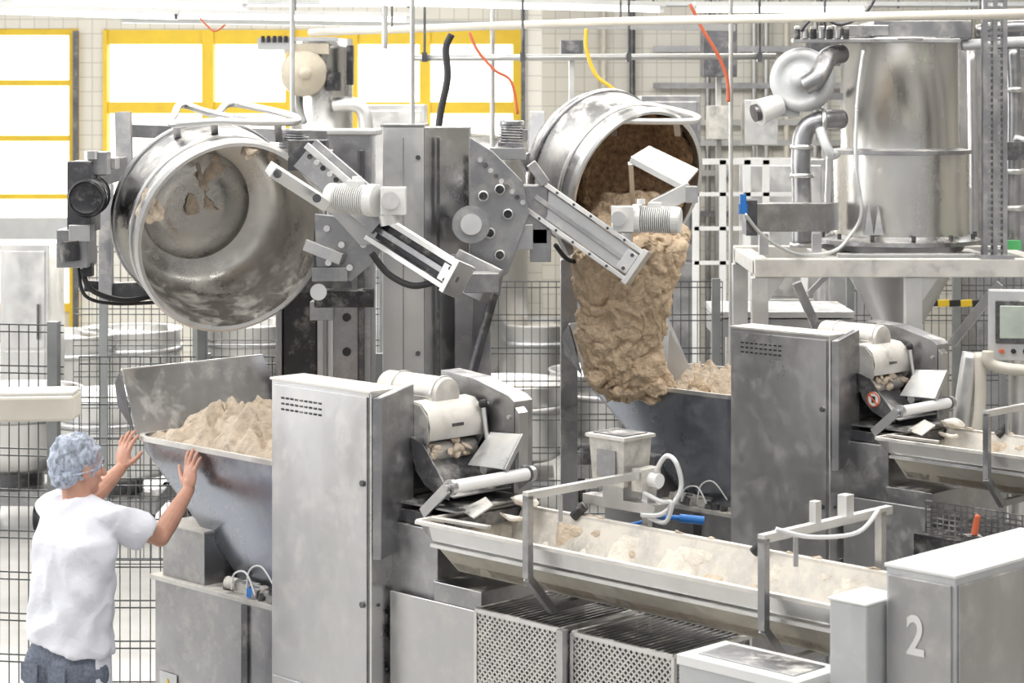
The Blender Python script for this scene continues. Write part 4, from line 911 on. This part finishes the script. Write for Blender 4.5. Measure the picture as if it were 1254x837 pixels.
b.cap(hp(0,-.02,-.03),nk+up*-.03,.056,.06,SKIN); b.cap(hp(0,.085,.005),hp(0,.108,-.028),.009,.015,SKIN); b.cap(hp(-.03,.083,.022),hp(.03,.083,.022),.012,.012,SKIN)
b.cap(hp(-.018,.088,-.055),hp(.018,.088,-.055),.009,.009,SKIN)
for s_ in(-1,1): b.ell(hp(.076*s_,-.005,-.008),(.010,.02,.033),SKIN,RH); b.ell(hp(.045*s_,.055,-.02),(.02,.02,.02),SKIN,RH)
remesh(b,.0045,man,'head_and_neck',SKIN,3)
b=B('face_details')
for s_ in(-1,1): b.ell(hp(.03*s_,.084,.005),(.011,.006,.006),PLAST,RH,14,8); b.ell(hp(.03*s_,.0885,.005),(.005,.004,.005),DARK,RH,10,6); b.cap(hp(.018*s_,.094,.026),hp(.045*s_,.084,.026),.004,.003,HAIR)
b.cap(hp(-.022,.092,-.055),hp(.022,.092,-.055),.003,.003,SKIN)
b.finish(man)
b=B('hair'); b.ell(hp(0,-.018,.028),(.080,.092,.092),HAIR,RH,32,20,fn=lambda v:noisy(v,.008,30)); b.ell(hp(0,-.05,-.02),(.066,.055,.06),HAIR,RH,24,14,fn=lambda v:noisy(v,.008,30)); b.finish(man)
b=B('hair_net'); b.ell(hp(0,-.020,.034),(.093,.110,.106),NET,RH,72,48,fn=lambda v:noisy(noisy(v,.016,20),.009,50))
b.ell(hp(0,-.060,-.022),(.076,.062,.068),NET,RH,36,22,fn=lambda v:noisy(v,.012,28))
b.tube([hp(.084*math.sin(a),-.015+.098*math.cos(a),-.012+.02*math.cos(a)) for a in [2*math.pi*k/20 for k in range(20)]],.0045,NET,8,closed=True,n=3)
b.finish(man)
# ------------------------------------------------------------------ lights, world, camera
def area(name,loc,rot,sx,sy,pw,col=(1,1,1)):
    l=bpy.data.lights.new(name,'AREA'); l.shape='RECTANGLE'; l.size=sx; l.size_y=sy; l.energy=pw; l.color=col
    o=bpy.data.objects.new(name,l); scene.collection.objects.link(o); o.location=loc; o.rotation_euler=rot; return o
area('ceiling_light_front',(0,6.5,5.5),(0,0,0),9,1.0,240,(1,.985,.95))
area('ceiling_light_mid',(0,10.5,5.5),(0,0,0),10,1.0,330,(1,.985,.95))
area('ceiling_light_back',(0,16,5.5),(0,0,0),10,3,560,(1,.985,.95))
area('window_daylight',(-3.6,21.6,2.8),(math.radians(-90),0,0),5,1.8,340,(.98,.99,1))
area('left_area_light',(-8.6,10,3.6),(0,math.radians(-75),0),3,7,400,(.97,.985,1))  # broad area light just inside the closed left wall
w=bpy.data.worlds.new('World'); scene.world=w; w.use_nodes=True; nt=w.node_tree; bg=nt.nodes['Background']
tc=nt.nodes.new('ShaderNodeTexCoord'); sp=nt.nodes.new('ShaderNodeSeparateXYZ'); cr=nt.nodes.new('ShaderNodeValToRGB')
nt.links.new(tc.outputs['Generated'],sp.inputs[0]); mr=nt.nodes.new('ShaderNodeMapRange'); mr.inputs['From Min'].default_value=-1; nt.links.new(sp.outputs['Z'],mr.inputs['Value']); nt.links.new(mr.outputs[0],cr.inputs[0])
cr.color_ramp.elements[0].position=.38; cr.color_ramp.elements[0].color=(.22,.22,.225,1); cr.color_ramp.elements[1].position=.68; cr.color_ramp.elements[1].color=(1,.995,.985,1)
nt.links.new(cr.outputs[0],bg.inputs['Color']); bg.inputs['Strength'].default_value=.98
cam=bpy.data.cameras.new('camera'); co=bpy.data.objects.new('camera',cam); scene.collection.objects.link(co)
co.location=(0,0,H); co.rotation_euler=(math.pi/2,0,0); cam.sensor_width=36; cam.lens=F/1254*36; cam.shift_y=-(418.5-HZ)/1254; cam.clip_end=100
cam.dof.use_dof=True; cam.dof.focus_distance=8.9; cam.dof.aperture_fstop=6.3
scene.camera=co
scene.view_settings.view_transform='Standard'; scene.view_settings.look='None'; scene.view_settings.exposure=.06
